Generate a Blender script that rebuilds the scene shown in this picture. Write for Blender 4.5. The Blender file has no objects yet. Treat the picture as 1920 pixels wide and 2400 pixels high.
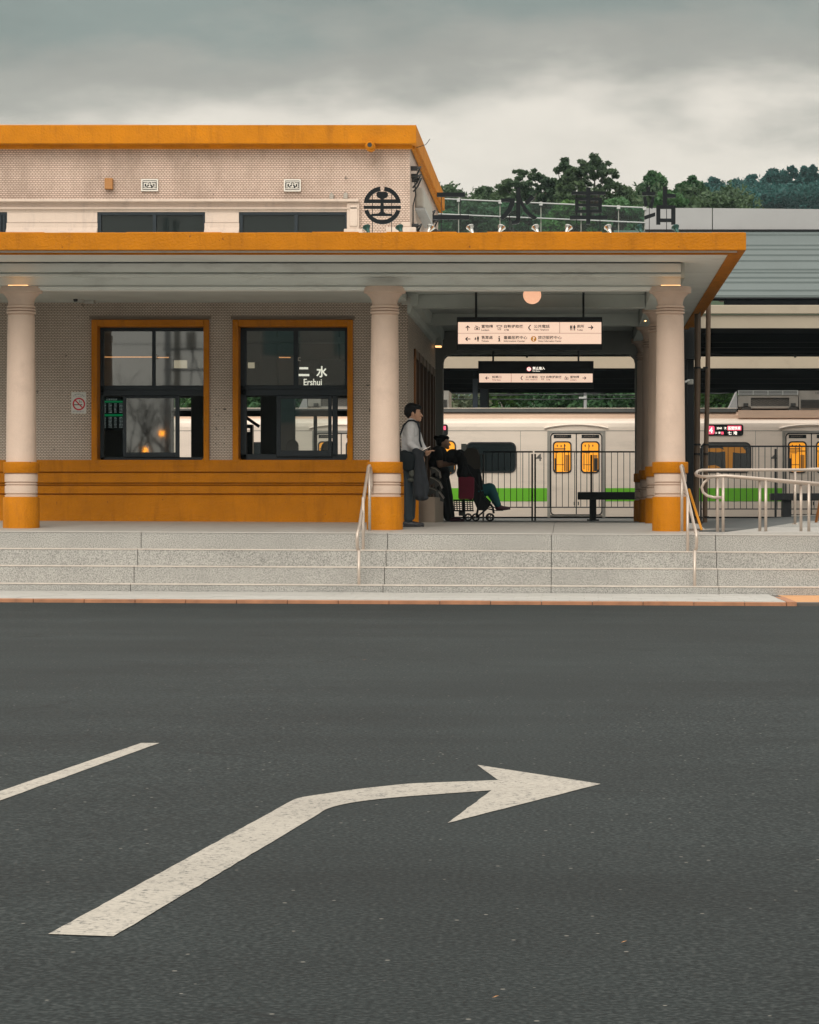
import bpy, bmesh, math, random
import numpy as np
from mathutils import Vector, Matrix, Quaternion
random.seed(7); RNG = np.random.default_rng(11)
SC = bpy.context.scene
COL = SC.collection
R = math.radians
# ------------------------------------------------------------------ camera, world, sun, exposure
F, VX, VY, EYE = 6660.0, 1340.0, 1200.0, 0.272      # focal length and vanishing point of the photograph (its pixels), eye height above the porch edge
cam_d = bpy.data.cameras.new("camera"); cam = bpy.data.objects.new("camera", cam_d); COL.objects.link(cam)
cam.location = (0, 0, EYE); cam.rotation_euler = (R(90), 0, 0)
cam_d.sensor_fit = 'VERTICAL'; cam_d.sensor_height = 36; cam_d.lens = F/2400*36
cam_d.shift_x = (960-VX)/2400; cam_d.shift_y = 0
cam_d.clip_start = 0.5; cam_d.clip_end = 6000
SC.camera = cam
SC.view_settings.view_transform = 'Standard'; SC.view_settings.look = 'None'
SC.view_settings.exposure = 0.42; SC.view_settings.gamma = 1; SC.view_settings.use_curve_mapping = False
SC.cycles.max_bounces = 8; SC.cycles.transparent_max_bounces = 24; SC.cycles.use_denoising = True
SC.cycles.volume_bounces = 0

SUN_EL, SUN_AZ = R(33), R(190)                        # behind the camera, to its left
sd = bpy.data.lights.new("sun", 'SUN'); sd.energy = 1.5; sd.angle = R(36); sd.color = (1.0, 0.93, 0.84)
so = bpy.data.objects.new("sun", sd); COL.objects.link(so)
sdir = Vector((math.sin(SUN_AZ)*math.cos(SUN_EL), math.cos(SUN_AZ)*math.cos(SUN_EL), math.sin(SUN_EL)))
so.rotation_euler = sdir.to_track_quat('Z', 'Y').to_euler(); so.location = sdir*50

W = bpy.data.worlds.new("World"); SC.world = W; W.use_nodes = True
nt = W.node_tree; nt.nodes.clear()
def N(t, **k):
    n = nt.nodes.new(t)
    for a, b in k.items(): setattr(n, a, b)
    return n
def Lk(a, b): nt.links.new(a, b)
out = N('ShaderNodeOutputWorld'); bg = N('ShaderNodeBackground'); Lk(bg.outputs[0], out.inputs[0])
sky = N('ShaderNodeTexSky', sky_type='NISHITA'); sky.sun_disc = False; sky.sun_elevation = SUN_EL; sky.sun_rotation = SUN_AZ
tc = N('ShaderNodeTexCoord')
sep = N('ShaderNodeSeparateXYZ'); Lk(tc.outputs['Generated'], sep.inputs[0])
mp = N('ShaderNodeMapping'); Lk(tc.outputs['Generated'], mp.inputs[0]); mp.inputs['Scale'].default_value = (1.0, 1.0, 2.6)
n1 = N('ShaderNodeTexNoise'); n1.inputs['Scale'].default_value = 8.5; n1.inputs['Detail'].default_value = 9; n1.inputs['Roughness'].default_value = .52; Lk(mp.outputs[0], n1.inputs['Vector'])
n2 = N('ShaderNodeTexNoise'); n2.inputs['Scale'].default_value = 6.0; n2.inputs['Detail'].default_value = 8; n2.inputs['Roughness'].default_value = .6; Lk(mp.outputs[0], n2.inputs['Vector'])
def M_(op, a, b=None, c=None):
    n = N('ShaderNodeMath', operation=op)
    for i, v in enumerate((a, b, c)):
        if v is None: continue
        if isinstance(v, (int, float)): n.inputs[i].default_value = v
        else: Lk(v, n.inputs[i])
    return n.outputs[0]
el = M_('ADD', M_('ADD', sep.outputs['Z'], M_('MULTIPLY', M_('SUBTRACT', n1.outputs[0], .5), .105)), M_('MULTIPLY', sep.outputs['X'], -.045))
rmp = N('ShaderNodeValToRGB'); Lk(el, rmp.inputs[0]); rmp.color_ramp.interpolation = 'EASE'
e = rmp.color_ramp.elements
e[0].position = 0.0; e[0].color = (.56, .53, .48, 1)
e[1].position = 1.0; e[1].color = (1.5, 1.47, 1.38, 1)
for p, c in ((.085, (.70, .65, .575, 1)), (.128, (.63, .585, .515, 1)), (.156, (.30, .295, .262, 1)), (.182, (.20, .232, .212, 1)), (.22, (.22, .25, .235, 1)), (.34, (.60, .60, .55, 1)), (.6, (1.25, 1.2, 1.1, 1))):
    q = e.new(p); q.color = c
r2 = N('ShaderNodeMapRange'); Lk(n2.outputs[0], r2.inputs[0]); r2.inputs[1].default_value = .3; r2.inputs[2].default_value = .7; r2.inputs[3].default_value = .84; r2.inputs[4].default_value = 1.15
mul = N('ShaderNodeVectorMath', operation='SCALE'); Lk(rmp.outputs[0], mul.inputs[0]); Lk(r2.outputs[0], mul.inputs['Scale'])
sks = N('ShaderNodeVectorMath', operation='SCALE'); Lk(sky.outputs[0], sks.inputs[0]); sks.inputs['Scale'].default_value = .05
mixc = N('ShaderNodeMix', data_type='RGBA'); mixc.inputs[0].default_value = .93; Lk(sks.outputs[0], mixc.inputs[6]); Lk(mul.outputs[0], mixc.inputs[7])
Lk(mixc.outputs[2], bg.inputs[0]); bg.inputs[1].default_value = 1.0

# ------------------------------------------------------------------ helpers
def X(px, Y): return (px-VX)*Y/F
def Z(py, Y): return EYE+(VY-py)*Y/F
def P(px, py, Y): return Vector((X(px, Y), Y, Z(py, Y)))
TILT = .0048
def gz(x, z): return z-TILT*(x+2.11)
def wloc(o):
    v = Vector((0, 0, 0))
    while o is not None: v += o.location; o = o.parent
    return v
def thing(name, label, cat, loc=(0, 0, 0), group=None, kind=None):
    o = bpy.data.objects.new(name, None); COL.objects.link(o); o.location = loc; o.empty_display_size = .2
    o['label'] = label; o['category'] = cat
    if group: o['group'] = group
    if kind: o['kind'] = kind
    return o
def tag(o, label=None, cat=None, group=None, kind=None):
    if label: o['label'] = label
    if cat: o['category'] = cat
    if group: o['group'] = group
    if kind: o['kind'] = kind
    return o
def link(name, me, parent=None, loc=None):
    o = bpy.data.objects.new(name, me); COL.objects.link(o)
    if parent is not None: o.parent = parent
    if loc is not None: o.location = loc
    return o
class MB:
    def __init__(s): s.v = []; s.f = []
    def add(s, vs, fs):
        b = len(s.v); s.v += [tuple(v) for v in vs]; s.f += [tuple(b+i for i in f) for f in fs]; return s
    def box(s, x0, x1, y0, y1, z0, z1):
        if x0 > x1: x0, x1 = x1, x0
        if z0 > z1: z0, z1 = z1, z0
        return s.add([(x0,y0,z0),(x1,y0,z0),(x1,y1,z0),(x0,y1,z0),(x0,y0,z1),(x1,y0,z1),(x1,y1,z1),(x0,y1,z1)],
                     [(0,1,5,4),(1,2,6,5),(2,3,7,6),(3,0,4,7),(4,5,6,7),(3,2,1,0)])
    def pbox(s, px0, px1, py0, py1, Y0, d):
        return s.box(X(px0, Y0), X(px1, Y0), Y0, Y0+d, Z(py1, Y0), Z(py0, Y0))
    def quad(s, a, b, c, d): return s.add([a, b, c, d], [(0, 1, 2, 3)])
    def prism(s, pts, y0, y1):                         # pts: (x,z) outline, extruded along Y
        a = sum(pts[i][0]*pts[(i+1) % len(pts)][1]-pts[(i+1) % len(pts)][0]*pts[i][1] for i in range(len(pts)))
        if a < 0: pts = pts[::-1]
        n = len(pts)
        return s.add([(x, y0, z) for x, z in pts]+[(x, y1, z) for x, z in pts],
                     [tuple(range(n)), tuple(range(2*n-1, n-1, -1))]+[(i, n+i, n+(i+1) % n, (i+1) % n) for i in range(n)])
    def pprism(s, pts, Y0, d): return s.prism([(X(a, Y0), Z(b, Y0)) for a, b in pts], Y0, Y0+d)
    def runx(s, prof, x0, x1, closed=True):            # prof: (y,z), extruded along X
        n = len(prof)
        vs = [(x0, y, z) for y, z in prof]+[(x1, y, z) for y, z in prof]
        fs = [(i, n+i, n+(i+1) % n, (i+1) % n) for i in range(n if closed else n-1)]
        if closed: fs += [tuple(range(n)), tuple(range(2*n-1, n-1, -1))]
        return s.add(vs, fs)
    def runy(s, prof, y0, y1):                         # prof: (x,z)
        return s.prism(prof, y0, y1)
    def tube(s, pts, r, n=8, cap=True, closed=False):
        pts = [Vector(p) for p in pts]; m = len(pts)
        rr = r if isinstance(r, (list, tuple)) else [r]*m
        t0 = (pts[1]-pts[0]).normalized(); up = Vector((0, 0, 1)) if abs(t0.z) < .9 else Vector((1, 0, 0))
        u = t0.cross(up).normalized(); vs = []; prev = t0
        for i, p in enumerate(pts):
            if closed: t = (pts[(i+1) % m]-pts[i-1]).normalized()
            elif i == 0: t = t0
            elif i == m-1: t = (pts[-1]-pts[-2]).normalized()
            else: t = ((pts[i+1]-p).normalized()+(p-pts[i-1]).normalized()).normalized()
            ax = prev.cross(t)
            if ax.length > 1e-6: u = Quaternion(ax.normalized(), prev.angle(t)) @ u
            u = (u-t*u.dot(t)).normalized(); w = t.cross(u); prev = t
            for k in range(n):
                a = 2*math.pi*k/n; vs.append(p+(u*math.cos(a)+w*math.sin(a))*rr[i])
        fs = []
        for i in range(m if closed else m-1):
            j = (i+1) % m
            for k in range(n): fs.append((i*n+k, i*n+(k+1) % n, j*n+(k+1) % n, j*n+k))
        if cap and not closed: fs += [tuple(range(n-1, -1, -1)), tuple(range((m-1)*n, m*n))]
        return s.add(vs, fs)
    def lathe(s, prof, cx, cy, n=24, cap=True):        # prof: (r,z) bottom to top
        m = len(prof); vs = []
        for r_, z in prof:
            for k in range(n):
                a = 2*math.pi*k/n; vs.append((cx+r_*math.cos(a), cy+r_*math.sin(a), z))
        fs = [(i*n+k, i*n+(k+1) % n, (i+1)*n+(k+1) % n, (i+1)*n+k) for i in range(m-1) for k in range(n)]
        if cap: fs += [tuple(range(n-1, -1, -1)), tuple(range((m-1)*n, m*n))]
        return s.add(vs, fs)
    def ball(s, c, r, n=16, m=10, rot=None):
        c = Vector(c); r = r if isinstance(r, (tuple, list)) else (r, r, r); vs = [Vector((0, 0, -r[2]))]
        for i in range(1, m):
            th = math.pi*i/m
            for k in range(n):
                a = 2*math.pi*k/n; vs.append(Vector((r[0]*math.sin(th)*math.cos(a), r[1]*math.sin(th)*math.sin(a), -r[2]*math.cos(th))))
        vs.append(Vector((0, 0, r[2])))
        if rot is not None: vs = [rot @ v for v in vs]
        vs = [v+c for v in vs]
        fs = [(0, 1+(k+1) % n, 1+k) for k in range(n)]
        for i in range(m-2):
            for k in range(n): fs.append((1+i*n+k, 1+i*n+(k+1) % n, 1+(i+1)*n+(k+1) % n, 1+(i+1)*n+k))
        b = 1+(m-2)*n; t = len(vs)-1
        fs += [(b+k, b+(k+1) % n, t) for k in range(n)]
        return s.add(vs, fs)
    def cap2(s, a, b, r0, r1, n=12):                   # tapered capsule
        a = Vector(a); b = Vector(b); d = (b-a); L = d.length
        k = 5; pts = []; rs = []
        dn = d.normalized()
        for i in range(k): t = math.pi/2*(i+.15)/k; pts.append(a-dn*r0*math.cos(t)); rs.append(r0*math.sin(t))
        pts.append(a); rs.append(r0); pts.append(b); rs.append(r1)
        for i in range(k-1, -1, -1): t = math.pi/2*(i+.15)/k; pts.append(b+dn*r1*math.cos(t)); rs.append(r1*math.sin(t))
        return s.tube(pts, rs, n)
    def shear(s):
        s.v = [(x, y, gz(x, z)) for x, y, z in s.v]; return s
    def build(s, name, mat, parent=None, bevel=0, smooth=False, remesh=0, sm=4, loc=None, mods=None):
        o0 = wloc(parent) if parent is not None else (Vector(loc) if loc is not None else Vector((0, 0, 0)))
        me = bpy.data.meshes.new(name)
        me.from_pydata([(x-o0.x, y-o0.y, z-o0.z) for x, y, z in s.v], [], s.f); me.update()
        me.materials.append(MAT[mat] if isinstance(mat, str) else mat)
        if smooth: me.shade_smooth()
        o = link(name, me, parent, loc if parent is None else None)
        if remesh:
            md = o.modifiers.new("r", 'REMESH'); md.mode = 'VOXEL'; md.voxel_size = remesh; md.use_smooth_shade = True
            ms = o.modifiers.new("s", 'SMOOTH'); ms.factor = .5; ms.iterations = sm
            bake(o)
        if bevel:
            b = o.modifiers.new("bevel", 'BEVEL'); b.width = bevel; b.segments = 2; b.limit_method = 'ANGLE'; b.angle_limit = R(40)
        return o
def bake(o):
    dg = bpy.context.evaluated_depsgraph_get(); dg.update()
    me = bpy.data.meshes.new_from_object(o.evaluated_get(dg)); o.modifiers.clear(); o.data = me
def copy_tree(o, parent=None, loc=None):
    c = o.copy(); COL.objects.link(c)
    if parent is not None: c.parent = parent
    if loc is not None: c.location = loc
    for ch in list(o.children): copy_tree(ch, c)
    return c
def text(body, name, mat, parent, px0, px1, py0, py1, Y, bold=0.0, depth=.002, keep=False):
    c = bpy.data.curves.new("t", 'FONT'); c.body = body; c.offset = bold; c.resolution_u = 3
    t = bpy.data.objects.new("t", c); COL.objects.link(t)
    dg = bpy.context.evaluated_depsgraph_get(); dg.update()
    me = bpy.data.meshes.new_from_object(t.evaluated_get(dg)); bpy.data.objects.remove(t)
    n = len(me.vertices); co = np.empty(n*3); me.vertices.foreach_get('co', co); co = co.reshape(-1, 3)
    mn = co.min(0); mx = co.max(0); w = mx-mn
    x0, x1, z0, z1 = X(px0, Y), X(px1, Y), Z(py1, Y), Z(py0, Y)
    sx = (x1-x0)/w[0]; sz = (z1-z0)/max(w[1], 1e-6)
    if keep: sx = min(sx, sz); sz = sx
    o0 = wloc(parent)
    new = np.zeros_like(co); new[:, 0] = x0+(co[:, 0]-mn[0])*sx-o0.x; new[:, 2] = z0+(co[:, 1]-mn[1])*sz-o0.z; new[:, 1] = Y-depth-o0.y
    me.vertices.foreach_set('co', new.ravel()); me.update()
    me.materials.clear(); me.materials.append(MAT[mat])
    me.name = name
    return link(name, me, parent)

# ------------------------------------------------------------------ materials
MAT = {}
def mat(name, col, rough=.7, metal=0.0, var=.0, vscale=3.0, bump=0.0, bscale=60.0, bdist=.004, emit=None, estr=1.0, spec=.5, coord='pos', stretch=(1, 1, 1), dark=None, darkamt=0.0, dscale=.8, coat=0.0, streak=0.0):
    m = bpy.data.materials.new(name); m.use_nodes = True; t = m.node_tree; b = t.nodes['Principled BSDF']
    def n(k, **kw):
        q = t.nodes.new(k)
        for a, c in kw.items(): setattr(q, a, c)
        return q
    b.inputs['Base Color'].default_value = (*col, 1); b.inputs['Roughness'].default_value = rough; b.inputs['Metallic'].default_value = metal
    b.inputs['Specular IOR Level'].default_value = spec; b.inputs['Coat Weight'].default_value = coat
    if emit: b.inputs['Emission Color'].default_value = (*emit, 1); b.inputs['Emission Strength'].default_value = estr
    if coord == 'pos': g = n('ShaderNodeNewGeometry').outputs['Position']
    else: g = n('ShaderNodeTexCoord').outputs['Object']
    mp = n('ShaderNodeMapping'); t.links.new(g, mp.inputs[0]); mp.inputs['Scale'].default_value = stretch
    cur = None
    if var > 0:
        ns = n('ShaderNodeTexNoise'); ns.inputs['Scale'].default_value = vscale; ns.inputs['Detail'].default_value = 6; ns.inputs['Roughness'].default_value = .6; t.links.new(mp.outputs[0], ns.inputs['Vector'])
        mr = n('ShaderNodeMapRange'); t.links.new(ns.outputs[0], mr.inputs[0]); mr.inputs[1].default_value = .3; mr.inputs[2].default_value = .7; mr.inputs[3].default_value = 1-var; mr.inputs[4].default_value = 1+var
        vm = n('ShaderNodeVectorMath', operation='SCALE'); vm.inputs[0].default_value = col; t.links.new(mr.outputs[0], vm.inputs['Scale'])
        cur = vm.outputs[0]; t.links.new(cur, b.inputs['Base Color'])
    if darkamt > 0:
        ns = n('ShaderNodeTexNoise'); ns.inputs['Scale'].default_value = dscale; ns.inputs['Detail'].default_value = 8; ns.inputs['Roughness'].default_value = .7; t.links.new(mp.outputs[0], ns.inputs['Vector'])
        mr = n('ShaderNodeMapRange'); t.links.new(ns.outputs[0], mr.inputs[0]); mr.inputs[1].default_value = .55; mr.inputs[2].default_value = .72; mr.inputs[3].default_value = 0; mr.inputs[4].default_value = darkamt
        mx = n('ShaderNodeMix', data_type='RGBA'); t.links.new(mr.outputs[0], mx.inputs[0]); mx.inputs[7].default_value = (*(dark or (.1, .08, .06)), 1)
        if cur: t.links.new(cur, mx.inputs[6])
        else: mx.inputs[6].default_value = (*col, 1)
        t.links.new(mx.outputs[2], b.inputs['Base Color']); cur = mx.outputs[2]
    if bump > 0:
        ns = n('ShaderNodeTexNoise'); ns.inputs['Scale'].default_value = bscale; ns.inputs['Detail'].default_value = 5; t.links.new(g, ns.inputs['Vector'])
        bp = n('ShaderNodeBump'); bp.inputs['Strength'].default_value = bump; bp.inputs['Distance'].default_value = bdist; t.links.new(ns.outputs[0], bp.inputs['Height']); t.links.new(bp.outputs[0], b.inputs['Normal'])
    if streak > 0 and cur is not None:
        sm_ = n('ShaderNodeMapping'); t.links.new(g, sm_.inputs[0]); sm_.inputs['Scale'].default_value = (5, 5, .7)
        s1 = n('ShaderNodeTexNoise'); s1.inputs['Scale'].default_value = 1.6; s1.inputs['Detail'].default_value = 8; s1.inputs['Roughness'].default_value = .7; t.links.new(sm_.outputs[0], s1.inputs['Vector'])
        s2 = n('ShaderNodeMapRange'); t.links.new(s1.outputs[0], s2.inputs[0]); s2.inputs[1].default_value = .52; s2.inputs[2].default_value = .75; s2.inputs[3].default_value = 0; s2.inputs[4].default_value = streak
        s3 = n('ShaderNodeTexNoise'); s3.inputs['Scale'].default_value = 11; s3.inputs['Detail'].default_value = 3; t.links.new(g, s3.inputs['Vector'])
        s4 = n('ShaderNodeMapRange'); t.links.new(s3.outputs[0], s4.inputs[0]); s4.inputs[1].default_value = .735; s4.inputs[2].default_value = .755; s4.inputs[3].default_value = 0; s4.inputs[4].default_value = .8
        x1 = n('ShaderNodeMix', data_type='RGBA'); t.links.new(s2.outputs[0], x1.inputs[0]); t.links.new(cur, x1.inputs[6]); x1.inputs[7].default_value = (col[0]*.45, col[1]*.45, col[2]*.5+.004, 1)
        x2 = n('ShaderNodeMix', data_type='RGBA'); t.links.new(s4.outputs[0], x2.inputs[0]); t.links.new(x1.outputs[2], x2.inputs[6]); x2.inputs[7].default_value = (col[0]*.25, col[1]*.25, .02, 1); t.links.new(x2.outputs[2], b.inputs['Base Color'])
    MAT[name] = m; return m
mat('orange_stucco', (.485, .168, .001), .7, spec=.2, var=.13, vscale=2.2, bump=.9, bscale=34, bdist=.012, dark=(.30, .11, .01), darkamt=.35, dscale=1.6, streak=.5)
mat('pale_plaster', (.55, .44, .365), .7, var=.06, vscale=2, bump=.5, bscale=60, bdist=.006, dark=(.33, .25, .20), darkamt=.5, dscale=1.1, stretch=(1, 1, .5), streak=.45)
mat('column_paint', (.62, .475, .38), .62, var=.05, vscale=3, bump=.6, bscale=45, bdist=.006, dark=(.42, .31, .25), darkamt=.35, dscale=2.0)
mat('cornice_paint', (.76, .79, .755), .6, var=.05, vscale=1.5, bump=.25, bscale=30, bdist=.006, dark=(.25, .24, .21), darkamt=.35, dscale=1.6, stretch=(.6, 1, 2))
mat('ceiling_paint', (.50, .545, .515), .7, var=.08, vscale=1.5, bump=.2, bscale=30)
mat('window_frame', (.012, .019, .025), .42, metal=.1, spec=.3, var=.1, vscale=5)
mat('dark_steel', (.007, .009, .011), .5, metal=.1, spec=.3, var=.15)
mat('letter_steel', (.004, .007, .009), .6, spec=.2, var=.15, vscale=6)
mat('navy_steel', (.012, .028, .045), .4, metal=.2)
mat('brown_pipe', (.10, .062, .035), .5, var=.2, vscale=5, stretch=(1, 1, .3), darkamt=.4, dscale=4)
mat('floor_concrete', (.40, .38, .35), .55, var=.06, vscale=3, bump=.2, bscale=90, bdist=.002, dark=(.26, .25, .23), darkamt=.35, dscale=1.4)
mat('dark_floor', (.04, .046, .045), .5, var=.1, vscale=3)
mat('nosing', (.52, .465, .41), .6, var=.12, vscale=6, dark=(.25, .2, .17), darkamt=.7, dscale=2.2)
mat('grout', (.10, .09, .08), .9)
mat('rail_paint', (.50, .42, .355), .33, metal=.35, var=.05, vscale=5)
mat('train_steel', (.84, .715, .61), .42, metal=.1, var=.05, vscale=1.2, stretch=(.6, 1, 3), spec=.5, dark=(.36, .30, .25), darkamt=.3, dscale=.7)
mat('train_roof_steel', (.72, .50, .37), .45, metal=.2, var=.1, vscale=1.4, stretch=(.5, 1, 3))
mat('train_gutter', (.10, .10, .095), .5, var=.1)
mat('train_seam', (.13, .12, .11), .6)
mat('green_stripe', (.15, .50, .022), .4, var=.04)
mat('rubber', (.012, .013, .015), .6)
mat('train_glass', (.012, .018, .02), .1, spec=.6)
mat('train_inside', (.75, .27, .015), .6, emit=(.95, .36, .02), estr=.55, var=.15, vscale=1.5)
mat('train_inside_dim', (.30, .12, .02), .6, emit=(.5, .2, .02), estr=.22)
mat('grille_metal', (.30, .28, .25), .5, metal=.3, var=.2, vscale=2)
mat('grille_dark', (.03, .03, .028), .6)
mat('sign_black', (.004, .006, .007), .5, spec=.3)
mat('sign_lit', (.55, .43, .36), .5, emit=(.86, .60, .45), estr=.72)
mat('sign_text', (.022, .022, .02), .6)
mat('sign_line', (.20, .16, .13), .6)
mat('sign_orange', (.62, .27, .03), .5, emit=(.62, .27, .03), estr=.3)
mat('white_lit', (.85, .8, .72), .5, emit=(1, .90, .76), estr=1.0)
mat('pink_lit', (.9, .12, .2), .5, emit=(1, .07, .14), estr=.9)
mat('globe_lit', (.5, .4, .3), .5, emit=(1.0, .50, .30), estr=.62)
mat('cove_lit', (.9, .6, .3), .4, emit=(1.0, .42, .15), estr=.8)
mat('spot_lit', (.9, .6, .3), .4, emit=(1.0, .62, .25), estr=6)
mat('cap_lit', (.9, .6, .3), .4, emit=(1.0, .50, .2), estr=1.6)
mat('amber_lit', (.9, .4, .05), .4, emit=(1.0, .32, .02), estr=9)
mat('amber_body', (.5, .2, .03), .5)
mat('white_paint', (.66, .62, .56), .6, var=.05)
mat('sticker_white', (.62, .62, .58), .5, var=.05)
mat('sticker_red', (.50, .008, .025), .5)
mat('sticker_text', (.10, .10, .12), .6)
mat('chrome', (.62, .60, .56), .2, metal=1.0)
mat('green_patina', (.03, .085, .075), .35, metal=.6)
mat('cctv_white', (.42, .42, .39), .5)
mat('insulator_grey', (.34, .31, .27), .6, var=.1, vscale=8)
mat('cable', (.008, .009, .01), .5)
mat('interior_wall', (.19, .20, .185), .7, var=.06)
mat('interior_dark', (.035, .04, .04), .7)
mat('wood_brown', (.085, .04, .018), .5, var=.2, vscale=3, stretch=(1, 1, .2))
mat('timber_orange', (.28, .10, .015), .5, var=.15)
mat('board_green', (.01, .16, .05), .5, emit=(.0, .2, .06), estr=.35)
mat('board_text', (.3, .36, .34), .5, emit=(.3, .36, .34), estr=.3)
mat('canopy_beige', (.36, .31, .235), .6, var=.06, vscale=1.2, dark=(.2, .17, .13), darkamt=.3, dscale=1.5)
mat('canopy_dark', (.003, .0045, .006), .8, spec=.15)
mat('roof_panel', (.105, .128, .125), .75, metal=0, spec=.25, var=.05, vscale=1)
mat('parapet_white', (.34, .34, .34), .6, var=.06, vscale=1)
mat('tin_rail', (.45, .46, .45), .4, metal=.3)
mat('kerb_stone', (.36, .165, .085), .75, var=.22, vscale=4, bump=.3, dark=(.12, .07, .05), darkamt=.5, dscale=3)
mat('paver', (.41, .395, .365), .7, var=.09, vscale=2.2, bump=.2, bscale=60, dark=(.22, .21, .2), darkamt=.35, dscale=1.6)
mat('orange_paver', (.55, .27, .11), .7, var=.12)
mat('far_wall', (.40, .36, .32), .7, var=.05)
mat('far_glass', (.12, .2, .19), .3)
mat('yellow_board', (.72, .30, .01), .45)
mat('bark', (.06, .045, .035), .9, var=.25, vscale=4, bump=.5, bscale=20)
mat('terrain', (.035, .06, .028), .95, var=.3, vscale=.2)
mat('ground', (.09, .09, .075), .95, var=.15, vscale=.3)
mat('skin', (.42, .235, .15), .5, var=.05, vscale=9, coord='obj')
mat('skin_shade', (.17, .095, .065), .5, coord='obj')
mat('hair', (.006, .006, .007), .7, spec=.15, bump=.6, bscale=160, bdist=.004)
mat('shirt', (.50, .50, .51), .75, var=.07, vscale=9, bump=.8, bscale=13, bdist=.03)
mat('trousers', (.014, .025, .034), .8, var=.15, vscale=6, bump=.4, bscale=14, bdist=.01)
mat('jacket', (.006, .009, .014), .8, var=.2, vscale=6, bump=.5, bscale=16, bdist=.012)
mat('bag_dark', (.006, .010, .013), .7, spec=.2, bump=.3, bscale=25)
mat('bag_khaki', (.045, .05, .04), .7)
mat('shoe', (.035, .035, .04), .45)
mat('shoe_purple', (.075, .018, .035), .6)
mat('sole', (.20, .16, .15), .6)
mat('black_cloth', (.007, .008, .010), .85, bump=.3, bscale=16, bdist=.01)
mat('teal_cloth', (.006, .085, .10), .8, bump=.4, bscale=18, bdist=.01)
mat('maroon', (.20, .010, .035), .8, var=.15, bump=.3, bscale=20)
mat('hood_cloth', (.045, .038, .03), .8)
mat('plastic_grey', (.07, .075, .075), .5)
mat('phone_screen', (.7, .6, .5), .3, emit=(.9, .75, .62), estr=.4)
mat('eye_dark', (.01, .01, .01), .3); mat('lip', (.25, .09, .07), .5)
mat('shell_grey', (.035, .035, .032), .35, metal=.3)
mat('beige_block', (.20, .155, .115), .6, var=.1)
mat('leaf_litter', (.35, .16, .05), .8)

def principled(m): return m.node_tree.nodes['Principled BSDF']
# mosaic tile wall (each tile is 5 px in the photograph: relief by material)
def tile_mat(name, c1, c2, mort, stain, rowh=.0272):
    m = mat(name, c1, .5); t = m.node_tree; b = principled(m)
    def n(k, **kw):
        q = t.nodes.new(k)
        for a, c in kw.items(): setattr(q, a, c)
        return q
    L = t.links.new
    g = n('ShaderNodeNewGeometry'); s = n('ShaderNodeSeparateXYZ'); L(g.outputs['Position'], s.inputs[0])
    ad = n('ShaderNodeMath', operation='ADD'); L(s.outputs[0], ad.inputs[0]); L(s.outputs[1], ad.inputs[1])
    cb = n('ShaderNodeCombineXYZ'); L(ad.outputs[0], cb.inputs[0]); L(s.outputs[2], cb.inputs[1])
    br = n('ShaderNodeTexBrick'); L(cb.outputs[0], br.inputs['Vector']); br.inputs['Scale'].default_value = 1
    br.inputs['Brick Width'].default_value = .046; br.inputs['Row Height'].default_value = rowh; br.inputs['Mortar Size'].default_value = .0042; br.inputs['Mortar Smooth'].default_value = .1
    br.inputs['Color1'].default_value = (*c1, 1); br.inputs['Color2'].default_value = (*c2, 1); br.inputs['Mortar'].default_value = (*mort, 1)
    mp = n('ShaderNodeMapping'); L(g.outputs['Position'], mp.inputs[0]); mp.inputs['Scale'].default_value = (1, 1, .45)
    ns = n('ShaderNodeTexNoise'); ns.inputs['Scale'].default_value = 1.3; ns.inputs['Detail'].default_value = 9; ns.inputs['Roughness'].default_value = .68; L(mp.outputs[0], ns.inputs['Vector'])
    mr = n('ShaderNodeMapRange'); L(ns.outputs[0], mr.inputs[0]); mr.inputs[1].default_value = .46; mr.inputs[2].default_value = .72; mr.inputs[3].default_value = 0; mr.inputs[4].default_value = stain
    mx = n('ShaderNodeMix', data_type='RGBA'); L(mr.outputs[0], mx.inputs[0]); L(br.outputs[0], mx.inputs[6]); mx.inputs[7].default_value = (.20, .14, .10, 1)
    mn = n('ShaderNodeTexNoise'); mn.inputs['Scale'].default_value = .9; mn.inputs['Detail'].default_value = 5; L(g.outputs['Position'], mn.inputs['Vector'])
    mm_ = n('ShaderNodeMapRange'); L(mn.outputs[0], mm_.inputs[0]); mm_.inputs[1].default_value = .35; mm_.inputs[2].default_value = .65; mm_.inputs[3].default_value = 0; mm_.inputs[4].default_value = .3
    mo = n('ShaderNodeMix', data_type='RGBA'); L(mm_.outputs[0], mo.inputs[0]); mo.inputs[6].default_value = (*mort, 1); mo.inputs[7].default_value = (*[c*.62 for c in c1], 1); L(mo.outputs[2], br.inputs['Mortar'])
    # single missing / dirty tiles
    n3 = n('ShaderNodeTexNoise'); n3.inputs['Scale'].default_value = 9; n3.inputs['Detail'].default_value = 4; L(g.outputs['Position'], n3.inputs['Vector'])
    m3 = n('ShaderNodeMapRange'); L(n3.outputs[0], m3.inputs[0]); m3.inputs[1].default_value = .71; m3.inputs[2].default_value = .74; m3.inputs[3].default_value = 0; m3.inputs[4].default_value = .75
    mx2 = n('ShaderNodeMix', data_type='RGBA'); L(m3.outputs[0], mx2.inputs[0]); L(mx.outputs[2], mx2.inputs[6]); mx2.inputs[7].default_value = (.06, .05, .04, 1)
    L(mx2.outputs[2], b.inputs['Base Color'])
    bp = n('ShaderNodeBump'); bp.inputs['Strength'].default_value = .6; bp.inputs['Distance'].default_value = .004; bp.invert = True; L(br.outputs['Fac'], bp.inputs['Height']); L(bp.outputs[0], b.inputs['Normal'])
tile_mat('mosaic_upper', (.66, .505, .415), (.60, .45, .365), (.15, .09, .06), .8)
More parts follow.
